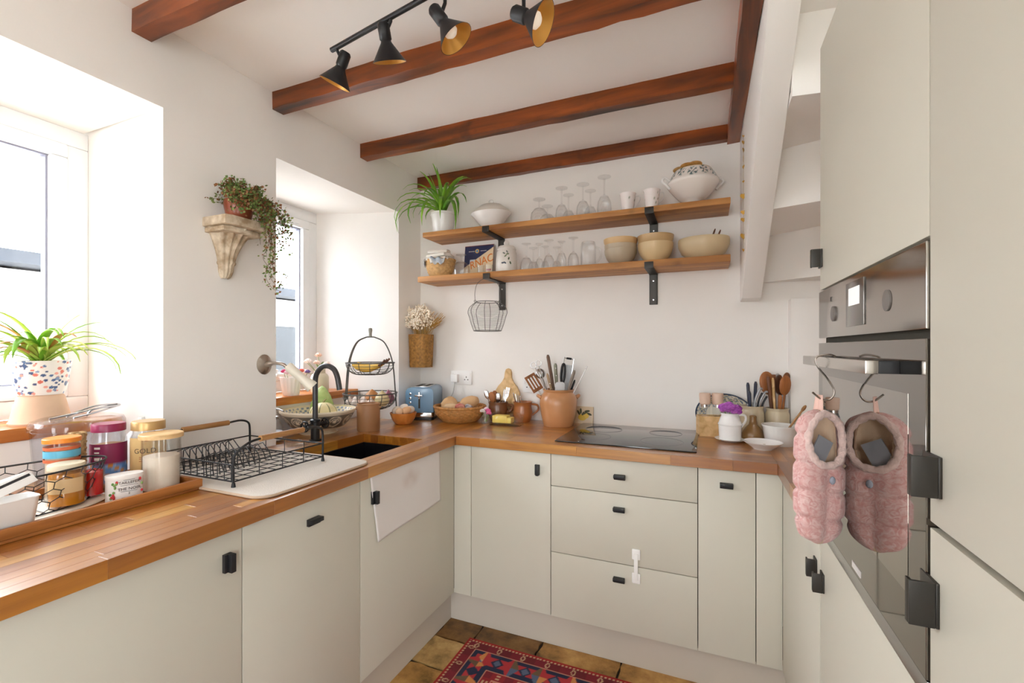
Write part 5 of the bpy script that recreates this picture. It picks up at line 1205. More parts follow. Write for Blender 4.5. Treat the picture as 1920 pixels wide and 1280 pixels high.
for px, py, Y, lb, br, ft, bl in ((1011, 373, 2.37, 'upturned wide goblet on the top shelf nearest the lidded dish', .047, .034, .62), (1053, 352, 2.36, 'upturned faceted wine glass second from the lidded dish, front row', .032, .032, .48), (1093, 345, 2.36, 'upturned faceted wine glass third from the lidded dish, front row', .034, .033, .5), (1133, 331, 2.37, 'tallest upturned wine glass beside the floral teacups', .036, .034, .52),
                                  (1026, 386, 2.46, 'upturned goblet at the back of the top shelf behind the wide goblet', .045, .032, .6), (1066, 365, 2.46, 'upturned wine glass at the back behind the second top shelf glass', .032, .03, .48), (1107, 357, 2.46, 'upturned wine glass at the back behind the third top shelf glass', .033, .03, .5)):
    goblet(px, py, ZU, Y, lb, br, foot=ft, bowl=bl, grp='upturned glasses on the top shelf')
for px, py, Y, lb, br, ft, bl in ((987, 456, 2.37, 'upturned stem glass on the lower shelf beside the white canister', .033, .026, .5), (1011.5, 456, 2.37, 'small upturned stem glass second from the white canister', .021, .021, .46), (1029, 450, 2.36, 'upturned stem glass third from the white canister', .029, .026, .5), (1053, 452, 2.37, 'upturned flute glass fourth from the white canister', .026, .021, .6), (1075, 445, 2.36, 'tall upturned stem glass beside the glass mug', .029, .026, .5),
                                  (1000, 464, 2.46, 'upturned stem glass at the back behind the canister-side glass', .03, .025, .48), (1022, 461, 2.46, 'small upturned stem glass at the back of the lower shelf', .022, .021, .46), (1044, 463, 2.46, 'upturned stem glass at the back behind the flute glass', .026, .022, .46)):
    goblet(px, py, ZL, Y, lb, br, foot=ft, bowl=bl, grp='upturned glasses on the lower shelf')
p, h, k = S(1103, 454, ZL, 2.37)
gm = thing('glass_mug', 'upturned faceted glass mug beside the stacked bowls', 'mug', p)
MB().lathe(shell([(.038, 0), (.04, .003), (.04, h*.8), (.036, h*.98), (.034, h)], .004), 24).obj('mug_body', M_glassw, gm)
MB().tube(arc([RV*.038+up3*h*.82, RV*.062+up3*h*.7, RV*.066+up3*h*.4, RV*.04+up3*h*.16], 6), .0055, 8).obj('handle', M_glassw, gm)
# teacups
def cup(px, py, Y, lb):
    p, h, k = S(px, py, ZU, Y); t = thing('teacup', lb, 'cup', p, 0, 'teacups on the top shelf')
    o = MB().lathe(shell([(.022, 0), (.024, .003)]+[(.026+.013*(j/9)**.6+.002*(j == 9), .004+(h-.004)*j/9) for j in range(10)], .003), 60).obj('cup_body', painted('cup glaze', .2, .4), t)
    rn = random.Random(px); sp3 = [(rn.uniform(0, 6.28), rn.uniform(.2, .9)*h, rn.choice(['#9aa08a', '#c9a24a', '#8f9a7f', '#b98f4a'])) for _ in range(22)]
    def cc(v):
        a = math.atan2(v.y, v.x) % 6.283
        for t0, z0, c_ in sp3:
            d_ = abs(a-t0); d_ = min(d_, 6.283-d_)
            if (d_*.036)**2+(v.z-z0)**2 < .0036**2: return hx(c_)
        return hx('#f0e9e6')
    paint(o, cc)
    MB().tube(arc([RV*.034+up3*h*.85, RV*.058+up3*h*.9, RV*.058+up3*h*.6, RV*.032+up3*h*.25], 6), .003, 8).obj('handle', M_wht, t)
cup(1177, 364, 2.345, 'floral sprigged teacup beside the tallest glass'); cup(1222, 357, 2.345, 'floral sprigged teacup beside the footed tureen')
# big tureen
p, h, k = S(1299, 321, ZU, 2.40)
bt = thing('footed_tureen', 'large white tureen with green leaf band at the right of the top shelf', 'tureen', p)
pf = [(.042, 0), (.044, .006), (.036, .014), (.05, .03)]+[(.05+.068*(j/22)**.8, .03+(h*.6-.03)*j/22) for j in range(1, 23)]+[(.118+.004*math.sin(PI*j/4)*(j < 4)-.034*(j/12)**1.6, h*.6+h*.4*j/12) for j in range(1, 13)]
o = MB().lathe(shell(pf, .005, 4), 130).obj('tureen_body', painted('tureen glaze', .2, .4), bt)
def tucol(v):
    a = math.atan2(v.y, v.x); z = v.z/h
    if z > .97: return hx('#c9a96a')
    if z > .68:
        for c0 in [i*.52 for i in range(-7, 7)]:
            d_ = ((a-c0+PI) % (2*PI))-PI; x = d_*.11; y = (z-.84-.03*math.sin(c0*5))*h; r = math.hypot(x, y); th = math.atan2(y, x)
            if r < .021*abs(math.cos(2.5*th+c0))**.5 and r > .002 and abs(math.cos(2.5*th+c0)) > .75: return hx('#3f5d63')
            if .018 < r < .024 and math.sin(9*th+c0*3) > .4: return hx('#8ba29c')
    return hx('#efe9e2')
paint(o, tucol)
for sg in (-1, 1): MB().tube(arc([RV*sg*.112+up3*h*.72, RV*sg*.138+up3*h*.82, RV*sg*.148+up3*h*.72, RV*sg*.132+up3*h*.62, RV*sg*.112+up3*h*.5], 5), .0065, 8).obj('handle', M_wht, bt)
for i, (a, b, z, m_) in enumerate(((-.03, -.01, .0, '#c98f45'), (.01, .0, .012, '#d39a4f'), (.045, .02, -.004, '#9a8a50'), (-.055, .02, -.008, '#b98f55'))):
    tag(MB().ell((0, 0, 0), (.034, .028, .014), 16, 9).obj('cracker_piece', mat('crust '+m_, m_, .8, vary=.3, vscale=40, bump=.5), None, loc=p+RV*a+FV*b+up3*(h+z+.022)), ('tan crust piece on the left of the tureen', 'largest golden crust piece on top of the tureen', 'olive crust piece at the right of the tureen', 'tan crust piece at the far left of the tureen')[i], 'food', 'dried pieces in the tureen')
# lower shelf: basket with cloths
p, h, k = S(826, 489, ZL, 2.385)
lb_ = thing('bread_bowl_basket', 'small pale basket of folded cloths at the left end of the lower shelf', 'basket', p)
basket(lb_, .058, .088, h, 8, 16, mat('pale wicker', '#d6aa6e', .6, vary=.25, vscale=50, bump=.3, bscale=150), sx=1.05, sy=.85, rim=.005, curve=.006)
M_cloth = mat('blue check cloth', '#e8e6e2', .9, col2='#9fb0c6', vscale=26, bump=.3, bscale=200)
def folded(lab, off, sx, sy, th, rz, m):
    o = MB().grid(lambda u, v: (sx*(2*u-1)*(1-.06*math.sin(9*v)), sy*(2*v-1)*(1-.05*math.sin(7*u)), .006*math.sin(5*u+3)*math.sin(4*v)), 18, 14).obj('folded_cloth', m, None, ang=60)
    mo = o.modifiers.new('t', 'SOLIDIFY'); mo.thickness = th; mo2 = o.modifiers.new('b', 'BEVEL'); mo2.width = th*.42; mo2.segments = 3
    o.location = p+Vector(off); o.rotation_euler = (0, 0, rz); return tag(o, lab, 'cloth', 'cloths in the small basket')
folded('white folded cloth at the bottom of the small basket', (.005, -.003, h+.014), .075, .06, .02, .1, M_linen)
folded('white folded cloth in the middle of the small basket', (.0, .0, h+.037), .07, .056, .02, -.1, M_linen)
folded('white folded cloth on top of the small basket', (-.008, .004, h+.060), .062, .052, .02, .25, M_linen)
def drape(lab, cxy, w_, d0, m, rz):
    def fn(u, v):
        s_ = v*1.0; out = .082+.018*min(1, s_*2); z = .006-.06*max(0, s_-.3)+.006*math.sin(14*u)
        return (w_*(2*u-1)*(1-.35*max(0, s_-.3)), -(.04+.06*min(s_*2.2, 1))-.003*math.sin(12*u), z)
    o = MB().grid(fn, 22, 14).obj('draped_cloth', m, None, ang=70); o.modifiers.new('t', 'SOLIDIFY').thickness = .004
    o.location = p+up3*(h+.002); o.rotation_euler = (0, 0, rz); return tag(o, lab, 'cloth', 'cloths in the small basket')
drape('blue and white cloth hanging over the front of the small basket', 0, .05, 0, M_cloth, .35); drape('blue and white cloth hanging over the left of the small basket', 0, .04, 0, M_cloth, -1.2)
# upturned glass, poster, canister
goblet(865, 477, ZL, 2.355, 'upturned ribbed glass in front of the small poster', .05, foot=.03, bowl=.66)
for px, Y, lb in ((902, 2.36, 'left short shot glass in front of the small poster'), (917, 2.36, 'right short shot glass in front of the small poster')):
    q, hh, k = S(px, 497, ZL, Y); tag(MB().lathe(shell([(.019, 0), (.02, .003), (.022, .05)], .002), 20).obj('shot_glass', M_glassw, None, loc=q), lb, 'glass', 'shot glasses by the poster')
q0 = at(871, 480, Y=2.47); q1 = at(925, 480, Y=2.47); zt_ = at(905, 458, Y=2.47).z
pw = (q1.x-q0.x)/2; ph = zt_-ZL
ps = thing('metal_poster', 'small navy and cream advertising sign with orange letters on the lower shelf', 'sign', ((q0.x+q1.x)/2, 2.455, ZL)); ps.rotation_euler = (-.12, 0, 0)
o = MB().grid(lambda u, v: (pw*(2*u-1), 0, ph*v), 90, 80).obj('sign_face', painted('sign print', .35), ps, smooth=False)
def sgc(v):
    u, t = v.x/pw, v.z/ph
    if u > .985 or u < -.985 or t < .015 or t > .985: return hx('#7d3a2c')
    if t > .62+.3*u: return hx('#2a3358') if t > .56 or u < -.6 else hx('#cfd6dc')
    return hx('#e8d3b0') if t > .12 else hx('#6a2430')
paint(o, sgc)
MB().box(-pw, pw, .0006, .004, 0, ph).obj('sign_back', mat('sign edge', '#6b3a2a', .5), ps, smooth=False)
MB().lathe([(0, 0), (.013, 0), (.013, .0008), (0, .0008)], 28).xf(Matrix.Rotation(PI/2, 4, 'X')).obj('emblem', mat('emblem gold', '#e3b65a', .4), ps, loc=(-.012, -.0006, ph*.82))
MB().lathe([(0, 0), (.008, 0), (.008, .0008), (0, .0008)], 24).xf(Matrix.Rotation(PI/2, 4, 'X')).obj('emblem_centre', mat('emblem blue', '#5a9ac0', .4), ps, loc=(-.012, -.0016, ph*.82))
for x in (-.05, .03): MB().box(x-.02, x+.02, -.0012, -.0004, ph*.82-.001, ph*.82+.001).obj('print_line', M_lw, ps, smooth=False)
M_or = mat('orange letter', '#e07f26', .45)
text(ps, 'RNAC', .068, M_or, (.018, -.0015, ph*.47), (PI/2, -.30, 0), shear=.15, sx=.85)
MB().box(pw*.55, pw*.9, -.0012, -.0004, ph*.18, ph*.24).obj('print_line', mat('crimson print', '#a5283c', .5), ps, smooth=False)
p, h, k = S(950, 460, ZL, 2.375)
cn = thing('lidded_canister', 'white storage canister with leaf sprig print and ring knob', 'canister', p)
MB().lathe([(0, 0), (.058, 0), (.061, .004), (.062, h*.35), (.056, h*.72), (.05, h*.8), (.051, h*.82), (0, h*.82)], 44).obj('canister_body', mat('grey speckle glaze', '#e4dfd8', .3, coat=.3, vary=.04, vscale=120), cn)
MB().lathe([(0, h*.822), (.053, h*.822), (.054, h*.85), (.046, h*.95), (.02, h), (0, h)], 44).obj('lid', MATS['grey speckle glaze'], cn)
MB().tube([RV*.012*math.cos(2*PI*j/18)+up3*(h+.012+.013*math.sin(2*PI*j/18)) for j in range(18)], .0045, 7, closed=True).obj('ring_knob', MATS['grey speckle glaze'], cn)
for j, (a, z, c_) in enumerate(((-.35, .3, '#5d6470'), (-.15, .3, '#5d6470'), (.35, .3, '#5a6a4a'), (.2, .45, '#5a6a4a'), (-.1, .55, '#7d8a6a'), (.1, .62, '#7d8a6a'), (-.25, .65, '#8a8f86'), (.05, .7, '#8a8f86'))):
    ang_ = math.atan2(-cyw, syw)+a; r_ = .062 if z < .4 else .062-.006*(z-.35)/.37
    o = MB().ell((0, 0, 0), (.009, .0012, .0045), 10, 6).obj('printed_leaf', mat('leaf print '+c_, c_, .6), cn, loc=(r_*math.cos(ang_), r_*math.sin(ang_), h*z)); o.rotation_euler = (0, .6*j, ang_+PI/2)
# stacked bowls
def bowl_stack(px, bottoms, Y, labs, rs, cols):
    for (yt, r_, hb, c_), lb in zip(cols, labs):
        q = at(px, yt, Y=Y)
        tag(MB().lathe(shell([(r_*.5, 0), (r_*.55, .003), (r_*.85, hb*.4), (r_*.98, hb*.75), (r_, hb)], .005), 44).obj('stoneware_bowl', mat('bowl '+c_, c_, .45, vary=.05, vscale=10, coat=.15), None, loc=(q.x, Y, bottoms.pop(0))), lb, 'bowl', 'stoneware bowls on the lower shelf')
bowl_stack(1163.5, [ZL, ZL+.036, ZL+.070], 2.39, ('grey lower bowl of the three stacked beside the glass mug', 'grey-beige middle bowl of the three stacked beside the glass mug', 'honey-coloured top bowl of the three stacked beside the glass mug'), 0,
           ((470, .082, .078, '#b9aa92'), (450, .082, .066, '#c0b199'), (440, .086, .062, '#d8b684')))
bowl_stack(1229, [ZL, ZL+.058], 2.39, ('cream lower bowl of the pair under the right bracket', 'tan upper bowl of the pair under the right bracket'), 0, ((460, .086, .095, '#dbc193'), (440, .088, .075, '#c9a878')))
q = at(1319, 460, Y=2.395)
tag(MB().lathe(shell([(.06, 0), (.064, .003), (.1, .03), (.116, .065), (.117, .09), (.115, .1)], .006), 52, sy=.87).obj('stoneware_bowl', mat('wide bowl', '#d2bd97', .45, vary=.08, vscale=6, coat=.15), None, loc=(q.x, 2.40, ZL)), 'wide shallow stoneware bowl with two spoons at the right shelf end', 'bowl', 'stoneware bowls on the lower shelf')
for i, (px, py) in enumerate(((1341, 429), (1351, 431))):
    b = at(px, py, Y=2.41); a = Vector((q.x+.01+.02*i, 2.40, ZL+.02)); knife_handle(('left', 'right')[i]+' dark wooden server handle in the wide bowl', a, b, M_dwood, .008, .004, 0, 'salad_server', 'server', 'servers in the wide bowl', 0, .1)
# hanging egg basket
e0 = at(914, 620, Y=2.325); eg = thing('wire_egg_basket', 'round wire basket hanging from the left shelf bracket', 'basket', (e0.x, 2.325, e0.z))
prof = [(.078, 0), (.09, .03), (.105, .08), (.112, .105), (.105, .13), (.085, .15), (.066, .163)]
pc = [Vector((r, 0, z)) for r, z in prof]; pc = arc(pc, 4)
M_bw = mat('dark basket wire', '#6c6a66', .4, metal=.4)
for i in range(8):
    a = 2*PI*i/8+.3; MB().tube([(v.x*math.cos(a), v.x*math.sin(a), v.z) for v in pc], .0017, 5).obj('rib_wire', M_bw, eg)
rw_ = MB()
for i in range(1, 24):
    z = .163*i/24
    for (r0, z0), (r1, z1) in zip(prof, prof[1:]):
        if z0 <= z <= z1: r_ = r0+(r1-r0)*(z-z0)/(z1-z0); MB().tube(ring(r_, z, 30), .00045, 4, closed=True).obj('ring_wire', M_bw, eg); break
MB().tube(ring(.066, .163, 30), .0022, 6, closed=True).obj('rim_wire', M_bw, eg); MB().tube(ring(.078, 0, 30), .0022, 6, closed=True).obj('rim_wire', M_bw, eg)
MB().tube(arc([RV*-.07+up3*.165, RV*-.071+up3*.22, RV*-.055+up3*.27, RV*-.005+up3*.298, RV*.055+up3*.27, RV*.071+up3*.22, RV*.07+up3*.165], 6), .0016, 6).obj('bail_handle', M_bw, eg)
for sg in (-1, 1): MB().tube([RV*sg*.07+RV*.006*math.cos(2*PI*j/12)+up3*(.168+.006*math.sin(2*PI*j/12)) for j in range(12)], .0014, 5, closed=True).obj('eyelet', M_bw, eg)
# dried flower wall basket
db = thing('wall_flower_basket', 'seagrass wall basket of dried white flowers in the corner', 'basket', (-1.648, 2.425, at(782, 688, Y=2.425).z), .0)
hgt = at(782, 627, Y=2.425).z-at(782, 688, Y=2.425).z
def sq_fn(u, v, w_=.062, d_=.05):
    t = 2*PI*u; c_, s_ = math.cos(t), math.sin(t)
    x = math.copysign(abs(c_)**.45, c_)*w_*(1+.1*v); y = math.copysign(abs(s_)**.45, s_)*d_*(1+.1*v)
    k = 1+.03*math.cos(26*t+PI*math.floor(v*20))+.015*abs(math.sin(20*PI*v)); return (x*k, y*k, hgt*v)
m = MB().grid(sq_fn, 156, 61, cu=True); n0 = len(m.v); m.prism([sq_fn(i/40, 0, .06, .048)[:2] for i in range(40)], 0, .006, 'z')
stuff(m.obj('woven_body', M_wickd, db, ang=70))
fl_ = MB(); stm = MB(); rn = random.Random(4)
for i in range(120):
    a, el = rn.uniform(0, 6.28), rn.uniform(0, 1); top = Vector((.10*math.sqrt(el)*math.cos(a)+.01, -.02+.07*math.sqrt(el)*math.sin(a)*(1 if math.sin(a) < 0 else .5), hgt+.07+rn.uniform(-.03, .11)*(1-.5*el)))
    stm.tube([(top.x*.3, top.y*.3, hgt-.03), top], .0007, 3)
    for j in range(9):
        q = top+Vector((rn.gauss(0, .012), rn.gauss(0, .012), rn.gauss(0, .012)))
        if q.x < -.062: q.x = -.06
        if q.y > .08: q.y = .08
        fl_.ell(q, rn.uniform(.0036, .0062), 5, 4)
stuff(stm.obj('dried_stems', mat('straw stem', '#b9924e', .8), db)); stuff(fl_.obj('dried_blossoms', mat('dried petal', '#f7ecda', .85), db))
gr = MB()
for i in range(30):
    a = rn.uniform(.35, 1.0); L_ = rn.uniform(.1, .19); b0 = Vector((rn.uniform(.0, .05), rn.uniform(-.03, .03), hgt-.02)); t_ = b0+Vector((math.sin(a)*L_*.8+.02, rn.uniform(-.02, .03), math.cos(a)*L_))
    gr.tube(arc([b0, (b0+t_)/2+Vector((-.01, 0, .01)), t_], 3), [.0006]*4+[.0016]*3, 4)
stuff(gr.obj('dried_grass', mat('dry grass', '#c49a52', .8), db))
# corbel and trailing plant
zc1 = 1.815; cb = thing('plaster_corbel', 'distressed cream plaster wall corbel on the pier', 'corbel', (XL, 1.19, 1.598))
M_plas = mat('distressed plaster', '#e0d3bd', .85, col2='#a48d70', vscale=22, bump=.7, bscale=60)
H_ = zc1-1.598
MB().prism([(0, -.085), (.128, -.085), (.14, -.06), (.14, .06), (.128, .085), (0, .085)], H_-.035, H_, 'z').obj('shelf_slab', M_plas, cb, bevel=.006)
def corb(u, v):
    a = -PI/2+PI*u; k = v**2.2; w_ = .024+.05*k; d_ = .036+.078*k
    if v < .14: w_ *= .55+.45*math.sqrt(v/.14); d_ *= .45+.55*math.sqrt(v/.14)
    if .3 < v < .36: w_ *= 1.12; d_ *= 1.1
    f = 1+.11*math.cos(14*a)*(.5+.5*v); return (d_*math.cos(a)*f+.0005, w_*math.sin(a)*f, (H_-.036)*v)
m = MB().grid(corb, 72, 34); m.obj('carved_bracket', M_plas, cb, ang=60)
MB().prism([(0, -.075), (.105, -.075), (.118, -.05), (.118, .05), (.105, .075), (0, .075)], H_-.055, H_-.036, 'z').obj('moulding', M_plas, cb, bevel=.004)
iv = thing('trailing_plant', 'trailing creeping-wire plant with a rust pot on the corbel', 'plant', (XL+.07, 1.20, zc1+.0005))
MB().lathe(shell([(.035, 0), (.042, .01), (.052, .06), (.05, .075)], .004), 32).obj('pot', mat('rust glaze', '#9a4a2a', .35, vary=.3, vscale=12, coat=.3), iv)
MB().lathe([(0, .062), (.045, .062), (.045, .066), (0, .07)], 24).obj('soil', M_soil, iv)
rn = random.Random(21); vine = MB(); lf = [MB(), MB(), MB()]
def addleaf(q):
    d_ = Vector((rn.gauss(0, 1), rn.gauss(0, 1), rn.gauss(0, .6)+.5)).normalized(); e = d_.orthogonal().normalized(); f = d_.cross(e); r_ = rn.uniform(.004, .0075)
    lf[rn.choice((0, 0, 1, 1, 2, 2))].add([q+e*r_, q+f*r_*.8, q-e*r_, q-f*r_*.8], [(0, 1, 2, 3)])
def vinepath(path, dens=1.0):
    P_ = arc(path, 5); vine.tube(P_, .0008, 3)
    for q in P_:
        for j in range(3):
            if rn.random() < dens: addleaf(q+Vector((rn.gauss(0, .007), rn.gauss(0, .007), rn.gauss(0, .007))))
for i in range(64):   # crown
    a = rn.uniform(0, 6.28); el = rn.uniform(.1, 1.3); L_ = rn.uniform(.07, .115)
    e = Vector((max(-.055, math.cos(a)*math.cos(el)*L_), math.sin(a)*math.cos(el)*L_*1.15+.01, .055+math.sin(el)*L_*.95))
    vinepath([(0, 0, .065), (e.x*.6, e.y*.6, .07+(e.z-.065)*.8), e], .95)
for i in range(26):   # front spill over the pot
    a = rn.uniform(-1.4, 1.2); x1 = .07+.03*math.cos(a); y1 = .085*math.sin(a); vinepath([(0, 0, .07), (x1*.6, y1*.6, .1), (x1*.95, y1, .06), (x1, y1*1.05, rn.uniform(.005, .05))], .9)
for i in range(30):   # right-hand tumble
    y1 = rn.uniform(.03, .16); x1 = rn.uniform(-.02, .1); z1 = rn.uniform(-.12, .02)
    vinepath([(0, .01, .07), (x1*.7, y1*.6, .09), (x1, y1, .03), (x1, y1+.01, z1)], .9)
for y1, z1 in ((.06, -.17), (.09, -.22), (.07, -.25), (.10, -.19), (.085, -.235)):   # long trails
    vinepath([(.03, .03, .06), (.08, y1, 0), (.07, y1+.01, z1*.5), (.07, y1-.012, z1*.8), (.07, y1+.02, z1), (.075, y1+.05, z1-.006)], .5)
stuff(vine.obj('vine_stems', mat('vine stem', '#5b4530', .7), iv))
for k_, c_ in enumerate(('#5f7a3a', '#7f8f4c', '#8a5a35')): stuff(lf[k_].obj('foliage', mat('vine leaf '+c_, c_, .6), iv, smooth=False))
# heart garland
gd = thing('heart_garland', 'thin garland of gold hearts hanging beside the white stair string', 'garland', (0, 0, 0))
pts = []
for k_, (px, py, sz) in enumerate(((1394, 255, 3), (1393.5, 267, 5), (1393.5, 281, 6), (1392, 297, 8), (1391, 313, 5), (1394, 340, 3), (1394.5, 367, 8), (1391.5, 398, 6), (1390, 412, 6), (1387.5, 443, 8), (1388, 469, 4))):
    q = at(px, py, Y=2.24); q.x = .1555; pts.append(q)
    r_ = sz*2.2/F*.75
    hp_ = [(r_*.062*16*math.sin(t)**3, r_*.062*(13*math.cos(t)-5*math.cos(2*t)-2*math.cos(3*t)-math.cos(4*t))) for t in [2*PI*j/20 for j in range(20)]]
    o = MB().prism(hp_, -.0006, .0006, 'y').obj('heart', mat('gold card', '#c69a3e', .4, metal=.3), gd, loc=q); o.rotation_euler = (0, 0, .5+k_*.35)
MB().tube([v+Vector((.0008, 0, 0)) for v in pts], .0006, 4).obj('thread', mat('thread', '#b7a78a', .8), gd)
# ================================================================ TRACK SPOTLIGHTS
ZBAR = 2.352
b0, b1 = at(622, 94, Z=ZBAR), at(775, 8, Z=ZBAR); bd_ = (b1-b0).normalized(); b3 = b0+bd_*.98
tl_ = thing('spotlight_bar', 'black ceiling bar with four cone spotlights lined in gold', 'ceiling light', (0, 0, 0))
MB().tube([b0, b3], .0085, 12).obj('bar', M_blk, tl_)
cpt = b0+bd_*.40
MB().lathe([(0, 0), (.052, 0), (.052, .018), (.045, .026), (.012, .026), (.009, .06), (0, .06)], 36).xf(Matrix.Translation((cpt.x, cpt.y, ZC)) @ Matrix.Rotation(PI, 4, 'X')).obj('ceiling_rose', M_blk, tl_)
def on_bar(px):
    best = min((abs(960+F*((q.x*cyw+q.y*syw)/dep(q))-px), k_) for k_, q in [(k_, b0+bd_*k_*.01) for k_ in range(0, 99)])[1]
    return b0+bd_*best*.01
for (sx_, top, opn, tgt) in ((634, (649, 97), (628, 158), -.10), (731, (717.5, 41), (730.6, 117), -.12), (835, (811, 14), (855.6, 73.5), -.5), (983, (961, 23), (1019, 43), -.45)):
    s_ = on_bar(sx_); d0 = dep(s_); T = atd(*top, d0); best = None
    for k_ in range(-160, 161):      # slide the mouth along its sight line until the cone is turned as in the photo
        q = atd(*opn, d0+k_*.001); a_ = (q-T).normalized(); e = abs(a_.dot((q-Vector((0, 0, CZ))).normalized())-tgt)
        if best is None or e < best[0]: best = (e, q)
    O = best[1]; ax = (O-T).normalized(); Lh = (O-T).length; RS = Lh/.158
    q = up3.rotation_difference(ax).to_matrix().to_4x4(); Mx = Matrix.Translation(T) @ q
    stn = (s_, (s_.x, s_.y, T.z+.008)) if T.z < s_.z-.02 else (s_, T+ax*.03)
    MB().tube([s_, (s_.x, s_.y, min(s_.z-.012, T.z+.012)), T+ax*.035], .0052, 8).obj('lamp_stem', M_blk, tl_)
    h = MB().lathe([(0, .0), (.014, .001), (.0185, .008), (.0185, .068*RS), (.0155, .074*RS), (.0175, .082*RS), (.0525, Lh), (.0515, Lh)], 36).xf(Mx).obj('lamp_shade', M_blk, tl_)
    MB().lathe([(.0512, Lh-.0003), (.0165, .083*RS), (0, .08*RS)], 36).xf(Mx).obj('gold_lining', M_gold, tl_)
    MB().lathe([(0, .09*RS), (.013, .092*RS), (.02, .112*RS), (.0195, .126*RS), (.012, .138*RS), (0, .141*RS)], 20).xf(Mx).obj('bulb', M_bulb, tl_)
# ================================================================ TEA TOWEL, RUG, SLIPPER
c_ = [at(693, 889, X=XLD+.006), at(824, 845, X=XLD+.006), at(826, 937, X=XLD+.006), at(707, 1016, X=XLD+.006)]
def tow(u, v):
    a = c_[0].lerp(c_[1], u); b = c_[3].lerp(c_[2], u); q = a.lerp(b, v)
    return (XLD+.0055+.004*(.5+.5*math.sin(9*u+2*v))*v+.0006, q.y, min(q.z, .869))
tw = MB().grid(tow, 40, 30).obj('tea_towel', painted('tea towel cloth', .95, bump=.25, bscale=350), None, ang=80); tw.modifiers.new('t', 'SOLIDIFY').thickness = .0016
cen = at(770, 895, X=XLD+.006)
def twc(v):
    d_ = math.hypot((v.y-cen.y)/.075, (v.z-cen.z)/.05); k_ = max(0, 1-d_)*.55*(.7+.3*math.sin(v.y*90)*math.sin(v.z*70)); A, B = hx('#e6e1dd'), hx('#b59480')
    return tuple(A[i]*(1-k_)+B[i]*k_ for i in range(3))+(1,)
paint(tw, twc); tag(tw, 'white stained tea towel hanging over the sink cabinet door', 'tea towel')
RX0, RX1, RY0, RY1 = -.988, .02, .25, 1.842
NXg, NYg = 250, 396
rg = thing('patterned_rug', 'red and navy patterned wool rug on the stone floor', 'rug', (0, 0, 0))
o = MB().grid(lambda u, v: (RX0+(RX1-RX0)*u, RY0+(RY1-RY0)*v, .0105), NXg, NYg).obj('pile', painted('wool pile', .95, bump=.5, bscale=500), rg, smooth=False)
red, drk, nav, crm, org, blu, brn, lred = [hx(k_) for k_ in ('#93232c', '#6b1a24', '#242a45', '#c9a682', '#d08a4e', '#55637f', '#6d5640', '#b5333a')]
rr2 = random.Random(8); cellc = [[rr2.choice((lred, blu, crm, org, nav, lred, brn)) for _ in range(4)] for _ in range(60)]
def rugcol(v):
    dl = v.x-RX0; dr_ = RX1-v.x; dt = RY1-v.y; db_ = v.y-RY0; d_ = min(dl, dr_, dt, db_)
    s_ = v.x-RX0 if d_ in (dt, db_) else v.y-RY1
    if d_ < .012: return hx('#a02420')
    if d_ < .018: return crm if int(s_/.008) % 2 else red
    if d_ < .058:
        k_ = (s_/.11) % 1; y = (d_-.038)/.016
        if abs(abs(k_-.5)*6-.5+.4*abs(y)) < .14 and abs(y) < .9: return crm
        return drk if (int(s_/.055) % 2) else hx('#7d1d2b')
    if d_ < .063: return hx('#cf8f77')
    if d_ < .158:
        n_ = int(math.floor(s_/.125)); u = (s_/.125) % 1-.5; w_ = (d_-.1105)/.0475; c4 = cellc[n_ % 60]
        a = abs(u)*2+abs(w_)*.72
        if a < .30: return c4[0]
        if a < .46: return nav
        if abs(abs(u)-.5) < .28-.2*abs(w_) : return c4[1] if w_ > 0 else c4[2]
        return nav if abs(w_) > .55 else lred
    if d_ < .163: return hx('#cf8f77')
    if d_ < .205:
        k_ = (s_/.09) % 1; y = (d_-.184)/.016
        return crm if (abs(k_-.5) < .1 and abs(abs(y)-.5) < .25) else (red if abs(k_-.5) < .3 else hx('#7d1d2b'))
    if d_ < .21: return hx('#cf8f77')
    u = ((v.x-RX0-.21)/.16); w_ = ((RY1-.21-v.y)/.2)
    if int(math.floor(u)) % 2 == 0: return crm if (int((v.x-RX0)/.006) % 4 == 0) else lred
    a = abs((u % 1)-.5)*2; b = abs((w_ % 1)-.5)*2
    if a+b < .35: return crm
    if a+b < .6: return org if (int(v.x*120)+int(v.y*120)) % 2 else nav
    return nav
paint(o, rugcol)
MB().box(RX0, RX1, RY0, RY1, .0012, .0102).obj('backing', mat('rug edge', '#8a2226', .95), rg, bevel=.002)
# pink quilted slipper on an S hook
M_hook = mat('hook steel', '#b9b2ad', .2, metal=1)
YH = 1.085
hk = [at(px, py, Y=YH) for px, py in ((1551, 668), (1541, 664.5), (1533, 668), (1529, 677), (1535, 690), (1550, 708), (1562, 727), (1564, 738), (1558, 747), (1549, 750), (1538, 747), (1523, 735))]
hk[0].x = .239; hk[1].x = .228
hkt = tag(MB().tube(arc(hk, 5), .0019, 8).obj('s_hook', M_hook, None), 'steel S hook hung over the oven door handle', 'hook')
bz = at(1543, 1020, Y=YH).z; tz = at(1543, 767, Y=YH).z; SH = tz-bz; bx0 = at(1500, 900, Y=YH).x; bx1 = at(1586, 900, Y=YH).x; HW = .052
slp = thing('quilted_slipper', 'pink quilted baby slipper hanging from the oven handle hook', 'slipper', (XRD-.0500, YH, bz), .62)
def wid(t):    # half width along height 0..1
    return HW*(.62+.38*math.sin(min(1, t/.28)*PI/2) if t < .28 else (1.0 if t < .62 else 1-.10*((t-.62)/.38)**2))*(math.sin(min(1, t/.10)*PI/2)**.5 if t < .10 else 1)*(math.sqrt(max(0, 1-((t-.86)/.14)**2)) if t > .86 else 1)
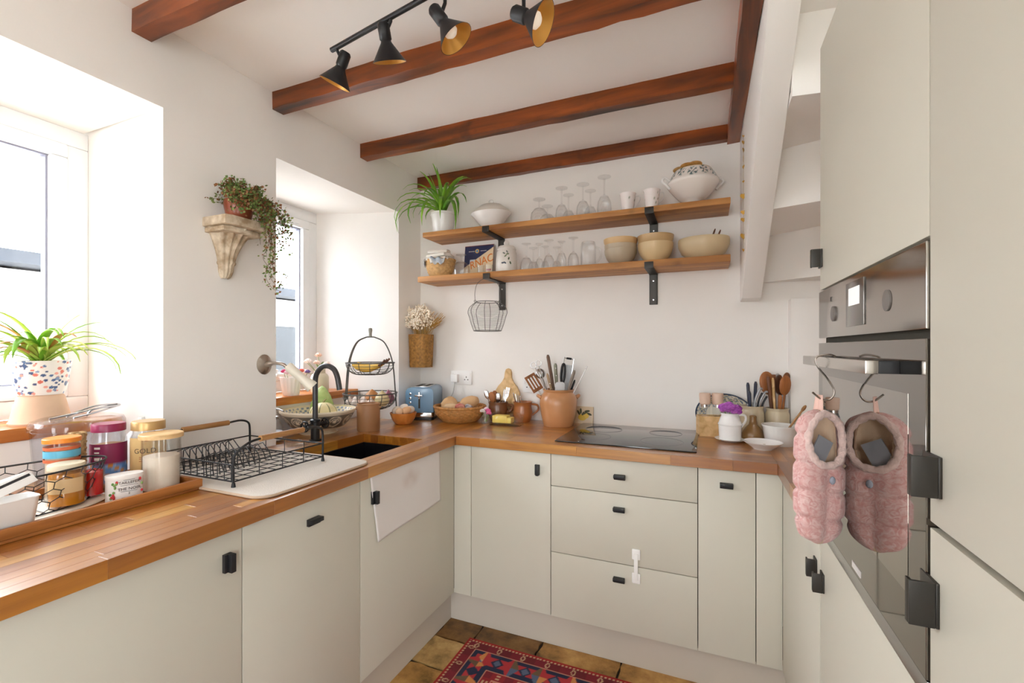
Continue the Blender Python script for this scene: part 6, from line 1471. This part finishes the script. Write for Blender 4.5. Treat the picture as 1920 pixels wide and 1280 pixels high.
def dpt(t): return (.018+.006*math.sin(PI*min(1, t/.9)))*(math.sin(min(1, t/.12)*PI/2)**.5 if t < .12 else 1)*(math.sqrt(max(0.02, 1-((t-.86)/.14)**2)) if t > .86 else 1)
OPC, OPW, OPH = .785, .74, .185
def in_open(ca, sa, t): return sa < 0 and ((ca/OPW)**2+((t-OPC)/OPH)**2) < 1
def slip(u, v, q=1.0, quilt=True):
    a = 2*PI*u; t = .002+.994*v; w_, d_ = wid(t)*q, dpt(t)*q
    ca, sa = math.cos(a), math.sin(a); k = 0
    if quilt:
        zq = abs(math.sin(PI*(t*5.0+.12*math.cos(a)))); aq = abs(ca) if sa < 0 else abs(math.sin(2*a))
        k = .0065*(min(1, zq*1.8)**.7)*(min(1, aq*2.8)**.7)-.004
    x = math.copysign(abs(ca)**.8, ca)*(w_+k); y = math.copysign(abs(sa)**.8, sa)*(d_+k)
    return (x, y, SH*t)
def slip_mesh(q, quilt):
    nu, nv = 96, 84; m = MB(); m.v = [slip(i/nu, j/(nv-1), q, quilt) for i in range(nu) for j in range(nv)]
    for i in range(nu):
        for j in range(nv-1):
            a = 2*PI*(i+.5)/nu; t = (j+.5)/(nv-1)
            if in_open(math.cos(a), math.sin(a), t): continue
            k_ = (i+1) % nu; m.f.append((i*nv+j, k_*nv+j, k_*nv+j+1, i*nv+j+1))
    m.f.append(tuple(i*nv for i in range(nu))); return m
def pinkmat():
    m, nt, b = base('pink quilted satin'); L = nt.links.new
    tc = N(nt, 'ShaderNodeTexCoord'); n = N(nt, 'ShaderNodeTexNoise'); n.inputs['Scale'].default_value = 75; n.inputs['Detail'].default_value = 5; n.inputs['Distortion'].default_value = 2
    L(tc.outputs['Object'], n.inputs['Vector']); r = N(nt, 'ShaderNodeValToRGB'); e = r.color_ramp.elements
    e[0].position = .36; e[0].color = hx('#d39a96'); e[1].position = .66; e[1].color = hx('#e6c6c2'); L(n.outputs['Fac'], r.inputs[0]); L(r.outputs[0], b.inputs['Base Color'])
    b.inputs['Roughness'].default_value = .5; b.inputs['Sheen Weight'].default_value = .3
    bp = N(nt, 'ShaderNodeBump'); bp.inputs['Strength'].default_value = .5; bp.inputs['Distance'].default_value = .004; L(n.outputs['Fac'], bp.inputs['Height']); L(bp.outputs[0], b.inputs['Normal'])
    return m
M_pink = pinkmat()
slip_mesh(1, True).obj('quilted_upper', M_pink, slp, ang=80)
slip_mesh(.72, False).obj('lining', mat('slipper lining', '#d9bfa4', .9, bump=.4, bscale=120), slp, ang=80)
cuff = []
for i in range(40):
    b_ = 2*PI*i/40; ca = OPW*math.cos(b_); t = OPC+OPH*math.sin(b_); sa = -math.sqrt(max(0, 1-ca*ca)); w_, d_ = wid(min(t, .97)), dpt(min(t, .97))
    cuff.append((math.copysign(abs(ca)**.8, ca)*w_*1.02, -abs(sa)**.8*d_*.98, SH*t))
MB().tube(cuff, [.0072+.0012*math.sin(i*2.1) for i in range(40)], 10, closed=True).obj('fluffy_cuff', mat('pink fleece', '#eccfc8', .95, vary=.15, vscale=90, bump=.8, bscale=200, sheen=.4), slp)
zst = at(1546, 745, Y=YH).z-bz
MB().tube([(0, -.004, SH*.96), (.003, 0, zst+.0035), (.0035, .006, zst+.0035), (0, .01, SH*.96)], .0058, 8, flat=.3).obj('hanging_loop', mat('loop pink', '#e3bdb0', .8), slp)
MB().box(-.02, .018, -.004, -.002, -.028, .02).xf(Matrix.Translation((-.004, -.008, SH*.72)) @ Matrix.Rotation(.5, 4, 'Y')).obj('grey_card_tag', mat('grey card', '#8d8f96', .6), slp, smooth=False)
MB().ell((0, -dpt(.5)-.006, SH*.50), (.006, .004, .008), 12, 8).obj('grey_toggle', mat('grey toggle', '#9aa0b0', .5), slp)
